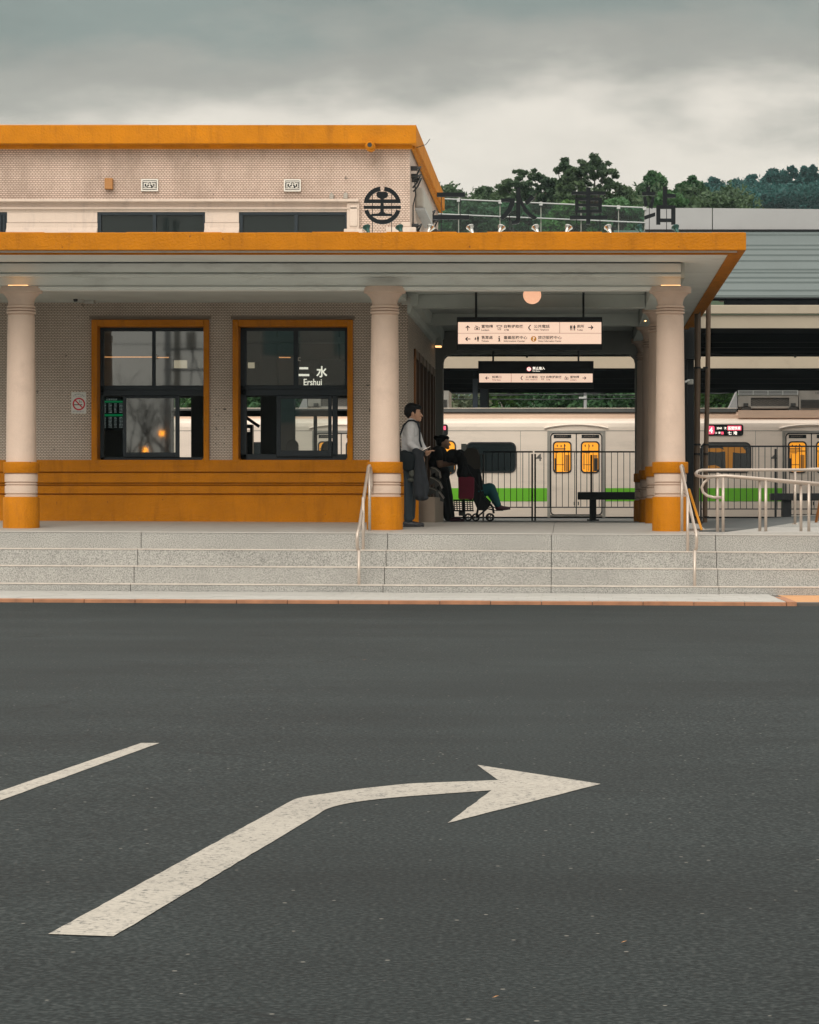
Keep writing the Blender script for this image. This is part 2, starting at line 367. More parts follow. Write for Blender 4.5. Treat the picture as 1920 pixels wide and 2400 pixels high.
tile_mat('mosaic_lower', (.66, .56, .465), (.60, .505, .415), (.075, .05, .036), .3, .0238)
# asphalt, washed granite, road paint
def speck(name, base, light, dark, scale, lt=.72, dt=.3, rough=.8, big=.0, bump=.4, bdist=.003, spec=.5, bigcol=(.5, .5, .5)):
    m = mat(name, base, rough, spec=spec); t = m.node_tree; b = principled(m)
    def n(k, **kw):
        q = t.nodes.new(k)
        for a, c in kw.items(): setattr(q, a, c)
        return q
    L = t.links.new; g = n('ShaderNodeNewGeometry')
    ns = n('ShaderNodeTexNoise'); ns.inputs['Scale'].default_value = scale; ns.inputs['Detail'].default_value = 3; L(g.outputs['Position'], ns.inputs['Vector'])
    rp = n('ShaderNodeValToRGB'); L(ns.outputs[0], rp.inputs[0]); el = rp.color_ramp.elements
    el[0].position = dt; el[0].color = (*dark, 1); el[1].position = lt; el[1].color = (*light, 1); q = el.new(.5); q.color = (*base, 1)
    n2 = n('ShaderNodeTexNoise'); n2.inputs['Scale'].default_value = .7; n2.inputs['Detail'].default_value = 7; n2.inputs['Roughness'].default_value = .65; L(g.outputs['Position'], n2.inputs['Vector'])
    mr = n('ShaderNodeMapRange'); L(n2.outputs[0], mr.inputs[0]); mr.inputs[1].default_value = .3; mr.inputs[2].default_value = .7; mr.inputs[3].default_value = 1-big; mr.inputs[4].default_value = 1+big
    vm = n('ShaderNodeVectorMath', operation='SCALE'); L(rp.outputs[0], vm.inputs[0]); L(mr.outputs[0], vm.inputs['Scale']); cur = vm.outputs[0]
    L(cur, b.inputs['Base Color'])
    bp = n('ShaderNodeBump'); bp.inputs['Strength'].default_value = bump; bp.inputs['Distance'].default_value = bdist; L(ns.outputs[0], bp.inputs['Height']); L(bp.outputs[0], b.inputs['Normal'])
    return m, cur, g
m, cur, g = speck('asphalt', (.0115, .0165, .0168), (.042, .047, .046), (.0035, .0053, .0055), 62, lt=.74, dt=.32, rough=.72, big=.24, bump=.45, bdist=.0035, spec=.16)
t = m.node_tree; L = t.links.new
vo = t.nodes.new('ShaderNodeTexVoronoi'); vo.inputs['Scale'].default_value = 14; L(g.outputs['Position'], vo.inputs['Vector'])
lt_ = t.nodes.new('ShaderNodeMapRange'); L(vo.outputs['Distance'], lt_.inputs[0]); lt_.inputs[1].default_value = .07; lt_.inputs[2].default_value = .10; lt_.inputs[3].default_value = 1; lt_.inputs[4].default_value = 0
vs_ = t.nodes.new('ShaderNodeSeparateColor'); L(vo.outputs['Color'], vs_.inputs[0])
gt = t.nodes.new('ShaderNodeMath'); gt.operation = 'GREATER_THAN'; gt.inputs[1].default_value = .72; L(vs_.outputs[0], gt.inputs[0])
mm = t.nodes.new('ShaderNodeMath'); mm.operation = 'MULTIPLY'; L(lt_.outputs[0], mm.inputs[0]); L(gt.outputs[0], mm.inputs[1])
mxx = t.nodes.new('ShaderNodeMix'); mxx.data_type = 'RGBA'; L(mm.outputs[0], mxx.inputs[0]); L(cur, mxx.inputs[6]); mxx.inputs[7].default_value = (.17, .16, .14, 1)
def nz(k, **kw):
    q = t.nodes.new(k)
    for a, c in kw.items(): setattr(q, a, c)
    return q
# cracks where a broad noise allows them, long polished bands, darker oil patches
dn = nz('ShaderNodeTexNoise'); dn.inputs['Scale'].default_value = 1.6; dn.inputs['Detail'].default_value = 6; L(g.outputs['Position'], dn.inputs['Vector'])
dm = nz('ShaderNodeVectorMath', operation='SCALE'); L(dn.outputs['Color'], dm.inputs[0]); dm.inputs['Scale'].default_value = .7
da = nz('ShaderNodeVectorMath', operation='ADD'); L(dm.outputs[0], da.inputs[0]); L(g.outputs['Position'], da.inputs[1])
cv = nz('ShaderNodeTexVoronoi', feature='DISTANCE_TO_EDGE'); cv.inputs['Scale'].default_value = .42; L(da.outputs[0], cv.inputs['Vector'])
cm = nz('ShaderNodeMapRange'); L(cv.outputs['Distance'], cm.inputs[0]); cm.inputs[1].default_value = .0015; cm.inputs[2].default_value = .006; cm.inputs[3].default_value = 1; cm.inputs[4].default_value = 0
cn = nz('ShaderNodeTexNoise'); cn.inputs['Scale'].default_value = .33; cn.inputs['Detail'].default_value = 3; L(g.outputs['Position'], cn.inputs['Vector'])
cg = nz('ShaderNodeMapRange'); L(cn.outputs[0], cg.inputs[0]); cg.inputs[1].default_value = .52; cg.inputs[2].default_value = .58; cg.inputs[3].default_value = 0; cg.inputs[4].default_value = .75
ck = nz('ShaderNodeMath', operation='MULTIPLY'); L(cm.outputs[0], ck.inputs[0]); L(cg.outputs[0], ck.inputs[1])
bmap = nz('ShaderNodeMapping'); L(g.outputs['Position'], bmap.inputs[0]); bmap.inputs['Scale'].default_value = (.06, .55, 1)
bn = nz('ShaderNodeTexNoise'); bn.inputs['Scale'].default_value = 1.2; bn.inputs['Detail'].default_value = 7; L(bmap.outputs[0], bn.inputs['Vector'])
br_ = nz('ShaderNodeMapRange'); L(bn.outputs[0], br_.inputs[0]); br_.inputs[1].default_value = .32; br_.inputs[2].default_value = .68; br_.inputs[3].default_value = .80; br_.inputs[4].default_value = 1.28
on = nz('ShaderNodeTexNoise'); on.inputs['Scale'].default_value = 2.3; on.inputs['Detail'].default_value = 4; L(g.outputs['Position'], on.inputs['Vector'])
og = nz('ShaderNodeMapRange'); L(on.outputs[0], og.inputs[0]); og.inputs[1].default_value = .66; og.inputs[2].default_value = .74; og.inputs[3].default_value = 1; og.inputs[4].default_value = .62
bo = nz('ShaderNodeMath', operation='MULTIPLY'); L(br_.outputs[0], bo.inputs[0]); L(og.outputs[0], bo.inputs[1])
bs_ = nz('ShaderNodeVectorMath', operation='SCALE'); L(mxx.outputs[2], bs_.inputs[0]); L(bo.outputs[0], bs_.inputs['Scale'])
mc = nz('ShaderNodeMix', data_type='RGBA'); L(ck.outputs[0], mc.inputs[0]); L(bs_.outputs[0], mc.inputs[6]); mc.inputs[7].default_value = (.006, .007, .007, 1); L(mc.outputs[2], principled(m).inputs['Base Color'])
speck('washed_granite', (.325, .318, .295), (.43, .418, .385), (.165, .163, .152), 78, lt=.68, dt=.34, rough=.8, big=.14, bump=.4)
m, cur, g = speck('road_paint', (.36, .325, .275), (.40, .36, .31), (.27, .245, .21), 60, rough=.7, big=.16, bump=.3)
t = m.node_tree; L = t.links.new
mp = t.nodes.new('ShaderNodeMapping'); L(g.outputs['Position'], mp.inputs[0]); mp.inputs['Rotation'].default_value = (0, 0, .5); mp.inputs['Scale'].default_value = (9, 2.2, 1)
ns = t.nodes.new('ShaderNodeTexNoise'); ns.inputs['Scale'].default_value = 3; ns.inputs['Detail'].default_value = 9; ns.inputs['Roughness'].default_value = .75; L(mp.outputs[0], ns.inputs['Vector'])
mr = t.nodes.new('ShaderNodeMapRange'); L(ns.outputs[0], mr.inputs[0]); mr.inputs[1].default_value = .46; mr.inputs[2].default_value = .60; mr.inputs[3].default_value = .10; mr.inputs[4].default_value = 1
fn = t.nodes.new('ShaderNodeTexNoise'); fn.inputs['Scale'].default_value = 48; fn.inputs['Detail'].default_value = 4; fn.inputs['Roughness'].default_value = .7; L(g.outputs['Position'], fn.inputs['Vector'])
fr_ = t.nodes.new('ShaderNodeMapRange'); L(fn.outputs[0], fr_.inputs[0]); fr_.inputs[1].default_value = .50; fr_.inputs[2].default_value = .60; fr_.inputs[3].default_value = 0; fr_.inputs[4].default_value = .95
ml = t.nodes.new('ShaderNodeMath'); ml.operation = 'MULTIPLY'; L(mr.outputs[0], ml.inputs[0]); L(fr_.outputs[0], ml.inputs[1])
mxx = t.nodes.new('ShaderNodeMix'); mxx.data_type = 'RGBA'; L(ml.outputs[0], mxx.inputs[0]); L(cur, mxx.inputs[6]); mxx.inputs[7].default_value = (.075, .075, .07, 1); L(mxx.outputs[2], principled(m).inputs['Base Color'])
def glass(name, tint, fac, rough=.02):
    m = bpy.data.materials.new(name); m.use_nodes = True; t = m.node_tree; t.nodes.clear()
    o = t.nodes.new('ShaderNodeOutputMaterial'); mx = t.nodes.new('ShaderNodeMixShader'); tr = t.nodes.new('ShaderNodeBsdfTransparent'); gl = t.nodes.new('ShaderNodeBsdfGlossy')
    tr.inputs[0].default_value = (*tint, 1); gl.inputs[0].default_value = (.9, .95, .95, 1); gl.inputs['Roughness'].default_value = rough; mx.inputs[0].default_value = fac
    t.links.new(tr.outputs[0], mx.inputs[1]); t.links.new(gl.outputs[0], mx.inputs[2]); t.links.new(mx.outputs[0], o.inputs[0]); MAT[name] = m
glass('window_glass', (.62, .68, .66), .17)
glass('clear_glass', (.85, .88, .87), .08)
glass('dark_glass', (.35, .42, .42), .045)
glass('teal_glass', (.50, .74, .70), .035)
def leaf_mat(name, c1, c2, vs=.5):
    m = bpy.data.materials.new(name); m.use_nodes = True; t = m.node_tree; b = t.nodes['Principled BSDF']; L = t.links.new
    g = t.nodes.new('ShaderNodeNewGeometry'); ns = t.nodes.new('ShaderNodeTexNoise'); ns.inputs['Scale'].default_value = vs; ns.inputs['Detail'].default_value = 5; L(g.outputs['Position'], ns.inputs['Vector'])
    r = t.nodes.new('ShaderNodeValToRGB'); L(ns.outputs[0], r.inputs[0]); r.color_ramp.elements[0].position = .35; r.color_ramp.elements[0].color = (*c1, 1); r.color_ramp.elements[1].position = .68; r.color_ramp.elements[1].color = (*c2, 1)
    L(r.outputs[0], b.inputs['Base Color']); b.inputs['Roughness'].default_value = .6; b.inputs['Specular IOR Level'].default_value = .3
    tl = t.nodes.new('ShaderNodeBsdfTranslucent'); L(r.outputs[0], tl.inputs[0]); mx = t.nodes.new('ShaderNodeMixShader'); mx.inputs[0].default_value = .25
    L(b.outputs[0], mx.inputs[1]); L(tl.outputs[0], mx.inputs[2]); L(mx.outputs[0], t.nodes['Material Output'].inputs[0]); MAT[name] = m
leaf_mat('leaf_dark', (.032, .066, .032), (.085, .135, .06))
leaf_mat('leaf_mid', (.028, .085, .034), (.075, .17, .06))
leaf_mat('leaf_bright', (.04, .11, .025), (.11, .22, .05), .9)
leaf_mat('leaf_olive', (.06, .085, .045), (.13, .14, .075), .9)
leaf_mat('leaf_haze_tint', (.010, .062, .054), (.024, .115, .105), .12)  # blue-teal of the distance haze is mixed into this leaf colour
# ------------------------------------------------------------------ ground, road, pavement, steps, floors
ZR = EYE-1.07                                          # road level on the middle line
def on_road(px, py, lift=0.0):
    dx, dz = (px-VX)/F, (VY-py)/F
    Y = (ZR+lift-TILT*2.11-EYE)/(dz+TILT*dx); x = dx*Y
    return Vector((x, Y, gz(x, ZR+lift)))
b = MB(); b.quad((-3000, -1500, -1.35), (3000, -1500, -1.35), (3000, 4000, -1.35), (-3000, 4000, -1.35)); tag(b.build('ground', 'ground'), kind='structure')
b = MB(); b.box(-45, 45, -70, 33.0, ZR-.3, ZR); b.shear(); tag(b.build('road', 'asphalt'), kind='structure')
# pavement: kerb stones, slabs in four courses
core = MB(); core.box(-40, 40, 33.06, 36.2, -1.3, EYE-1.024-.012); core.shear()
pav = tag(core.build('pavement', 'grout'), kind='structure')
ZP = EYE-1.022
x = -9.2; k = 0
XP_END = X(1842, 33.1)
while x < XP_END-.02:
    x1 = min(x+.59, XP_END)
    b = MB(); b.box(x+.003, x1-.003, 32.99, 33.11, ZR-.05, ZP-.006+random.uniform(-.002, .002)); b.shear(); b.build('kerb_stone', 'kerb_stone', pav, bevel=.006); x = x1
for r_ in range(6):
    y0 = 33.115+r_*.495; y1 = y0+.49; x = -9.2-(r_ % 2)*.17
    while x < XP_END-.02:
        x1 = min(x+.34, XP_END); zz = random.uniform(-.0015, .0015)
        b = MB(); b.box(x+.002, x1-.002, y0, y1, ZP-.05, ZP+zz); b.shear(); b.build('paving_slab', 'paver', pav); x = x1
b = MB(); b.box(XP_END+.003, XP_END+.12, 32.985, 34.9, ZR-.05, ZP+.002); b.shear(); b.build('border_stone', 'kerb_stone', pav, bevel=.005)
for i in range(5):
    b = MB(); b.box(XP_END+.125+i*.6, XP_END+.72+i*.6, 33.1+.3, 36.09, ZP-.06, ZP-.012); b.shear(); b.build('orange_slab', 'orange_paver', pav)
# steps
stp = thing('steps', 'wide flight of four washed granite steps below the porch', 'steps', (-2.11, 36.1, -.75), kind='structure'); del stp['category']; del stp['label']
joints = [-9.6, X(331-577, 37), X(331, 37), X(908.7, 37), X(1293, 37), X(1677, 37), X(2060, 37), 6.5]
zs = [0, -.219, -.433, -.654, -.752]
b = MB()
for i in range(4): b.box(-9.6, 6.5, 37.02-.3*i+.03, 38.6, -1.2, zs[i]-.03)
b.shear(); b.build('core', 'grout', stp)
for i in range(4):
    Yf = 37-.3*i
    for j in range(len(joints)-1):
        z0 = zs[i+1] if i < 3 else zs[4]-.06
        b = MB(); b.box(joints[j]+.003, joints[j+1]-.003, Yf+random.uniform(-.001, .001), Yf+.34, z0-.002, zs[i]-.002-.0001*i-.013); b.shear()
        b.build('step_slab', 'washed_granite', stp, bevel=.006)
        b = MB(); b.box(joints[j]+.002, joints[j+1]-.002, Yf-.006, Yf+.33, zs[i]-.0145, zs[i]+random.uniform(-.001, .0005)); b.shear()
        b.build('nosing', 'nosing' if i else 'floor_concrete', stp, bevel=.003)
# porch floor: slopes up to the wall, then flat through the passage
ZF = .12
def floor_z(y): return 0.0 if y < 37.35 else ZF*min(1, (y-37.35)/4.15)
fl = thing('porch_floor', 'x', 'x', (-2.11, 39, 0), kind='structure'); del fl['category']; del fl['label']
fj = [-9.6, -7.3, -5.56, -2.395, -.25, 1.85, 4.0, 6.5]
for j in range(len(fj)-1):
    for (a, c) in ((37.352, 39.4), (39.404, 41.45), (41.454, 44.3), (44.304, 47.2), (47.204, 50.3), (50.304, 52.2)):
        if a > 41.4 and fj[j] < -2.5 or a > 39 and fj[j] > 1.8 or a > 37 and fj[j] > 3.9: continue
        b = MB(); b.runx([(a, floor_z(a)), (c, floor_z(c)), (c, -.2), (a, -.2)], fj[j]+.003, fj[j+1]-.003); b.shear(); b.build('floor_slab', 'floor_concrete' if a < 44.3 else 'dark_floor', fl)
b = MB(); b.box(-9.6, 6.5, 37.3, 52.3, -1.2, -.03); b.shear(); b.build('bed', 'grout', fl)
# platform floors and track bed
b = MB(); b.box(-26, 26, 52.3, 66.2, -1.2, .10); tag(b.build('station_platform', 'dark_floor'), kind='structure')
b = MB(); b.box(-26, 26, 66.0, 66.2, .101, .125); b.build('platform_edge', 'parapet_white', bpy.data.objects['station_platform'])
b = MB(); b.box(-26, 26, 71, 84, -1.2, .10); tag(b.build('far_platform', 'dark_floor'), kind='structure')
b = MB(); b.box(-60, 60, 66.2, 71, -1.3, -.95); tag(b.build('track_bed', 'ground'), kind='structure')
# road markings
def marking(pts, name, label, lift=.0025, sharp=()):
    sh = [i in sharp for i in range(len(pts))] if sharp else [True]*len(pts)
    for _ in range(3):
        q_, s_ = [], []
        for i, p in enumerate(pts):
            if sh[i]: q_.append(p); s_.append(True); continue
            a, c = pts[i-1], pts[(i+1) % len(pts)]
            q_ += [(p[0]*.75+a[0]*.25, p[1]*.75+a[1]*.25), (p[0]*.75+c[0]*.25, p[1]*.75+c[1]*.25)]; s_ += [False, False]
        pts, sh = q_, s_
    vs0 = [on_road(a, c, lift) for a, c in pts]; vs = []
    for i, a in enumerate(vs0):                        # ragged edge, a few millimetres
        c = vs0[(i+1) % len(vs0)]; n_ = max(1, int((c-a).length/.07)); t_ = (c-a).normalized(); nn = Vector((-t_.y, t_.x, 0))
        for k in range(n_):
            j = random.gauss(0, .0010) if k else 0; v = a.lerp(c, k/n_)+nn*j; v.z = gz(v.x, ZR+lift); vs.append(v); me = bpy.data.meshes.new(name)
    from mathutils.geometry import tessellate_polygon
    tris = tessellate_polygon([[Vector((v.x*10, v.y, 0)) for v in vs]])
    bm = bmesh.new(); bv = [bm.verts.new(v) for v in vs]
    for t in tris:
        f = bm.faces.new([bv[i] for i in t]); f.normal_update()
        if f.normal.z < 0: f.normal_flip()
    bm.to_mesh(me); bm.free(); me.materials.append(MAT['road_paint']); o = link(name, me); return tag(o, label, 'road marking')
marking([(113, 2188.6), (190, 2191.5), (266, 2194), (662, 1958.8), (704, 1933), (745.7, 1908.7), (760, 1898), (779, 1891), (805, 1884.5), (835, 1879), (895, 1871.5), (960, 1865.8), (1152, 1852), (1049, 1928.7), (1408, 1837), (1118.6, 1792.4), (1167.6, 1828), (960, 1836), (835, 1849), (779, 1857.5), (712, 1867), (695, 1871.5), (681.7, 1877), (617.7, 1913)], 'turn_arrow', 'white painted arrow on the asphalt bending to the right, worn near its head', sharp=(0, 1, 2, 3, 11, 12, 13, 14, 15, 16, 17, 23))
marking([(-700, 2093), (0, 1854), (331, 1741), (374, 1741.2), (0, 1876), (-700, 2129)], 'lane_line', 'plain white painted line at the left edge of the asphalt, beyond the arrow')
# small litter on the asphalt
for i, (a, c, s_) in enumerate(((854, 1547, .016), (1462, 2209, .007), (1161, 2338, .007))):
    p = on_road(a, c, .006); q = MB(); q.add([p+Vector((-s_, 0, 0)), p+Vector((0, -s_*1.4, .003)), p+Vector((s_*1.2, 0, .005)), p+Vector((0, s_*1.6, .002))], [(0, 1, 2, 3)])
    tag(q.build('fallen_leaf', 'leaf_litter', loc=p), ['pale fallen leaf on the asphalt between kerb and arrow', 'orange fallen leaf on the asphalt below the arrow head', 'pale fallen leaf on the asphalt nearest the camera'][i], 'leaf', 'fallen leaves on the asphalt')

# ------------------------------------------------------------------ station building
YW, YC, YE, YF, YB = 41.5, 38.5, 38.46, 36.76, 50.0
XL = -9.8; XC = X(956, YW); XE = X(1604, YE); XF = X(1749, YF)
bld = thing('station_building', 'low station building of pale mosaic tile with orange bands and a columned porch', 'station', (-5, YW, 0))
Zd = Z(1078, YW)                                       # top of the orange dado
zc = 3.33                                              # porch ceiling
wins = [(214, 490, 749, 1089), (545, 827, 749, 1089)]  # orange surrounds, picture coordinates on the wall plane
# front wall, with openings
b = MB()
xs = [XL, X(218, YW), X(486, YW), X(549, YW), X(823, YW), XC]
zt = Z(753, YW); ztop = zc+.02
for i in (0, 2, 4): b.box(xs[i], xs[i+1], YW, YW+.3, Zd-.05, ztop)
for i in (1, 3): b.box(xs[i], xs[i+1], YW, YW+.3, zt, ztop)
b.build('lower_wall', 'mosaic_lower', bld)
# side wall of the passage with wooden doors
b = MB(); YD0, YD1 = 43.1, 49.35
b.box(XC-.3, XC-.001, YW+.3, YD0, ZF-.3, ztop); b.box(XC-.3, XC-.001, YD0, YB+.4, 2.75, ztop); b.box(XC-.3, XC-.001, YD1, YB+.4, ZF-.3, 2.75)
b.build('side_wall', 'mosaic_lower', bld)
d = MB(); d.box(XC-.2, XC-.16, YD0, YD1, ZF, 2.75); dw = d.build('passage_door', 'interior_dark', bld)
for yy in (YD0, 44.2, 45.3, 46.4, 47.5, 48.6, YD1-.12):
    d = MB(); d.box(XC-.22, XC+.03, yy, yy+.12, ZF, 2.75); d.build('door_post', 'timber_orange' if yy < 44 else 'wood_brown', dw, bevel=.008)
d = MB(); d.box(XC-.2, XC+.02, YD0, YD1, 2.62, 2.75); d.build('lintel', 'wood_brown', dw)
d = MB(); d.box(XC-.12, XC-.02, YD0, YD1, ZF, ZF+.35); d.build('sill', 'wood_brown', dw)
# dado: moulded orange base
def dado_profile(y, s=1):
    p = []
    for py, o in ((1078, 0), (1078, .05), (1105.5, .05), (1105.5, .005), (1108.8, .005), (1109, .065), (1131, .065), (1131.2, .02), (1133.6, .02), (1133.8, .06), (1135.8, .06), (1136, .02), (1138.5, .02), (1139, .085), (1156.5, .085), (1157, .04), (1160, .04), (1160.5, .11), (1236, .11), (1236, 0)):
        p.append((y-o*s, Z(py, YW)))
    return p
b = MB(); b.runx(dado_profile(YW+.0), XL, XC+.05); b.box(XL, XC-.002, YW+.001, YW+.3, -.1, Zd-.051); b.build('dado', 'orange_stucco', bld)
b = MB(); b.runy([(XC+.05+(YW-y), z) for y, z in dado_profile(YW)], YW-.05, YW+.02)
b.build('side_dado', 'orange_stucco', bld)
# windows
def bar(mb, a0, a1, b0, b1, Y0, d): mb.pbox(a0, a1, b0, b1, Y0, d)
win_spec = []
for wi, (a0, a1, b0, b1) in enumerate(wins):
    sur = MB(); s = sur
    i0, i1, j0, j1 = a0+14, a1-13, b0+16, b1-8         # inner opening
    Yf = YW-.055
    s.pbox(a0, i0, b0, b1-4, Yf, .36); s.pbox(i1, a1, b0, b1-4, Yf, .36); s.pbox(i0, i1, b0, j0, Yf, .36)
    s.pbox(i0, i1, j1, b1+4, Yf, .36)
    # rounded lower inner corners
    for sx, cx in ((1, i0), (-1, i1)):
        s.pprism([(cx, j1), (cx, j1-9), (cx+sx*3, j1-4), (cx+sx*9, j1)], Yf+.02, .3)
    w = tag(sur.build('window', 'orange_stucco', bld, bevel=.02), label=('left window with a timetable board and pale reflections' if wi == 0 else 'right window with white station name hanging behind the glass'))
    o = a0-214 if wi == 0 else a0-540
    Yg = YW+.20
    fr = MB()
    if wi == 0:
        g = lambda zx, zy: (200+zx/5.75, 740+zy/5.75)
        bars = [(140, 250, 110, 2000), (140, 1625, 110, 208), (900, 945, 200, 945), (130, 1625, 940, 1000), (130, 1625, 1000, 1080), (140, 1625, 1905, 1985), (1600, 1625, 110, 1985)]
        sash = (505, 1270, 1085, 1905, 552, 1214, 1112, 1842)
        panes = [(250, 900, 205, 940), (945, 1605, 205, 940)]
        hand = (955, 530, 975, 575)
    else:
        g = lambda zx, zy: (540+zx/5.75, 740+zy/5.75)
        bars = [(110, 220, 110, 1985), (110, 1600, 110, 205), (850, 915, 200, 945), (110, 1600, 935, 990), (110, 1600, 990, 1078), (110, 1600, 1865, 1970), (1542, 1600, 110, 985), (1375, 1445, 1078, 1890), (1575, 1600, 985, 1970)]
        sash = (620, 1365, 1078, 1900, 680, 1318, 1120, 1815)
        panes = [(220, 852, 205, 936), (915, 1545, 205, 936)]
        hand = (912, 560, 945, 610)
    for (u0, u1, v0, v1) in bars:
        p0, p1 = g(u0, v0), g(u1, v1); fr.pbox(p0[0], p1[0], p0[1], p1[1], Yg, .07)
    fo = fr.build('frame', 'window_frame', w, bevel=.006)
    sh = MB(); u0, u1, v0, v1, q0, q1, r0, r1 = sash
    for (c0, c1, e0, e1) in ((u0, q0, v0, v1), (q1, u1, v0, v1), (q0, q1, v0, r0), (q0, q1, r1, v1)):
        p0, p1 = g(c0, e0), g(c1, e1); sh.pbox(p0[0], p1[0], p0[1], p1[1], Yg-.035, .033)
    sh.build('sliding_sash', 'window_frame', w, bevel=.004)
    panes.append((q0, q1, r0, r1))
    for i, (c0, c1, e0, e1) in enumerate(panes):
        p0, p1 = g(c0, e0), g(c1, e1); Yp = Yg+.03 if i < len(panes)-1 else Yg-.02
        q = MB(); q.quad(P(p0[0], p1[1], Yp), P(p1[0], p1[1], Yp), P(p1[0], p0[1], Yp), P(p0[0], p0[1], Yp)); q.build('pane', 'window_glass', w)
    h = MB(); p0, p1 = g(hand[0], hand[1]), g(hand[2], hand[3]); h.pbox(p0[0], p1[0], p0[1], p0[1]+1.6, Yg-.03, .02).pbox(p0[0], p1[0], p1[1]-1.6, p1[1], Yg-.03, .02).pbox(p0[0], p0[0]+1.5, p0[1], p1[1], Yg-.03, .02); h.build('latch', 'white_paint', w)
    # soft edges of the tile field above the surround
    q = MB(); q.pbox(a0-4, a1+5, b0-8, b0, YW-.012, .02); q.build('head_mould', 'beige_block', w)
for i, (a, c, w_, h_) in enumerate(((526, 926, 5, 2.5), (507, 960, 5, 4), (514, 958, 3, 3), (527, 959, 8, 4.5), (507, 1002, 4, 3), (508, 1006, 5, 4), (527, 1003, 3, 6), (506, 1040, 5, 3), (512, 1041, 3, 3), (526, 1040, 5, 4), (862, 903, 10, 4), (867, 962, 4, 10), (155, 834, 5, 4), (178, 999, 3, 2))):
    q = MB(); x0, z0 = X(a, YW), Z(c, YW); k_ = YW/F
    q.prism([(x0+random.uniform(.35, .5)*w_*k_*math.cos(t), z0+random.uniform(.35, .5)*h_*k_*math.sin(t)) for t in [2*math.pi*j/7 for j in range(7)]], YW-.0015, YW+.002); q.build('broken_tile', 'grout', bld)
# porch roof slab, fascia, lip, soffit
zt1 = Z(545, YF); zb1 = Z(586, YF); zl = Z(594, YF)
def fascia_ring(x0, x1, y0, y1, th, z0, z1, name, m, bev=0):  # front + right side + rear
    q = MB(); q.box(x0, x1, y0, y0+th, z0, z1); q.box(x1-th, x1, y0+th, y1-th, z0, z1); q.box(x0, x1, y1-th, y1, z0, z1)
    return q.build(name, m, bld, bevel=bev)
fascia_ring(XL, XF, YF, YB+2.2, .11, zb1, zt1, 'porch_fascia', 'orange_stucco', .008)
fascia_ring(XL, XF-.115, YF+.115, YB+2.08, .10, zl, zb1-.001, 'porch_lip', 'orange_stucco')
b = MB(); b.box(XL, XF-.111, YF+.111, YB+2.08, zl+.02, zt1-.12); b.build('porch_roof', 'cornice_paint', bld)
# rough top edge of the fascia
q = MB(); x = XL
while x < XF-.3:
    L_ = random.uniform(.3, 1.6); q = MB(); q.box(x, min(x+L_, XF-.02), YF+.02, YF+.2, zt1, zt1+random.choice((.003, .005, .008, .012))); x += L_+random.uniform(.01, .5); q.build('coping', 'orange_stucco', bld, bevel=.003)
# entablature (front beam) and right-hand beam
zE = Z(681, YE)
prof = [(YE-.22, zl+.02), (YE-.22, Z(614, YE-.2)), (YE-.13, Z(615, YE-.1)), (YE-.13, Z(617.5, YE-.1)), (YE-.15, Z(618, YE-.1)), (YE-.12, Z(640, YE)), (YE-.07, Z(641, YE)), (YE-.07, Z(643.5, YE)), (YE-.13, Z(644.5, YE)), (YE-.13, Z(650, YE)), (YE-.05, Z(651, YE)), (YE-.05, Z(670, YE)), (YE-.02, Z(670.5, YE)), (YE-.02, Z(672.5, YE)), (YE-.09, Z(673.5, YE)), (YE-.09, Z(676, YE)), (YE-.05, Z(676.5, YE)), (YE-.05, zE+.0), (YE+.16, zE), (YE+.16, zl+.02)]
b = MB(); b.runx(prof, XL, XE-.05); b.build('entablature', 'cornice_paint', bld)
b = MB(); b.box(XE-.44, XE-.05, YE+.42, YB+.4, zE, zl+.02); b.build('side_beam', 'ceiling_paint', bld)
q = MB(); q.box(XE-.05, XE, YE-.10, YB+.4, zE+.16, zl+.019); q.build('side_cornice', 'ceiling_paint', bld)
b = MB(); b.box(XL, XC, YE+.42, YW+.31, zc, zc+.1); b.build('porch_ceiling', 'ceiling_paint', bld)
b = MB(); b.box(XC+.003, XE-.46, YE+.42, YB+.4, 3.46, 3.56); b.build('passage_ceiling', 'ceiling_paint', bld)
for yy in (41.6, 45.6):
    q = MB(); q.box(XC+.004, XE-.45, yy, yy+.35, 3.27, 3.457); q.build('ceiling_beam', 'ceiling_paint', bld)
q = MB(); q.runy([(XC+.004, 3.16), (XC+.05, 3.18), (XC+.07, 3.27), (XC+.15, 3.30), (XC+.16, 3.455), (XC+.004, 3.455)], YW-.2, YB-.1); q.build('wall_beam', 'ceiling_paint', bld)
# rear arch of the passage
zA = Z(829, YB); xa0, xa1 = X(1038, YB), X(1489, YB)
b = MB(); r_ = .16
pts = [(XC-.3, -.1), (xa0, -.1), (xa0, zA-r_)]+[(xa0+r_-r_*math.cos(t), zA-r_+r_*math.sin(t)) for t in (.5, 1.05)]+[(xa0+r_, zA), (xa1-r_, zA)]+[(xa1-r_+r_*math.sin(t), zA-r_+r_*math.cos(t)) for t in (.5, 1.05)]+[(xa1, zA-r_), (xa1, -.1), (XE-.04, -.1), (XE-.04, 3.455), (XC-.3, 3.455)]
b.prism(pts, YB, YB+.35); b.build('rear_arch', 'interior_wall', bld)
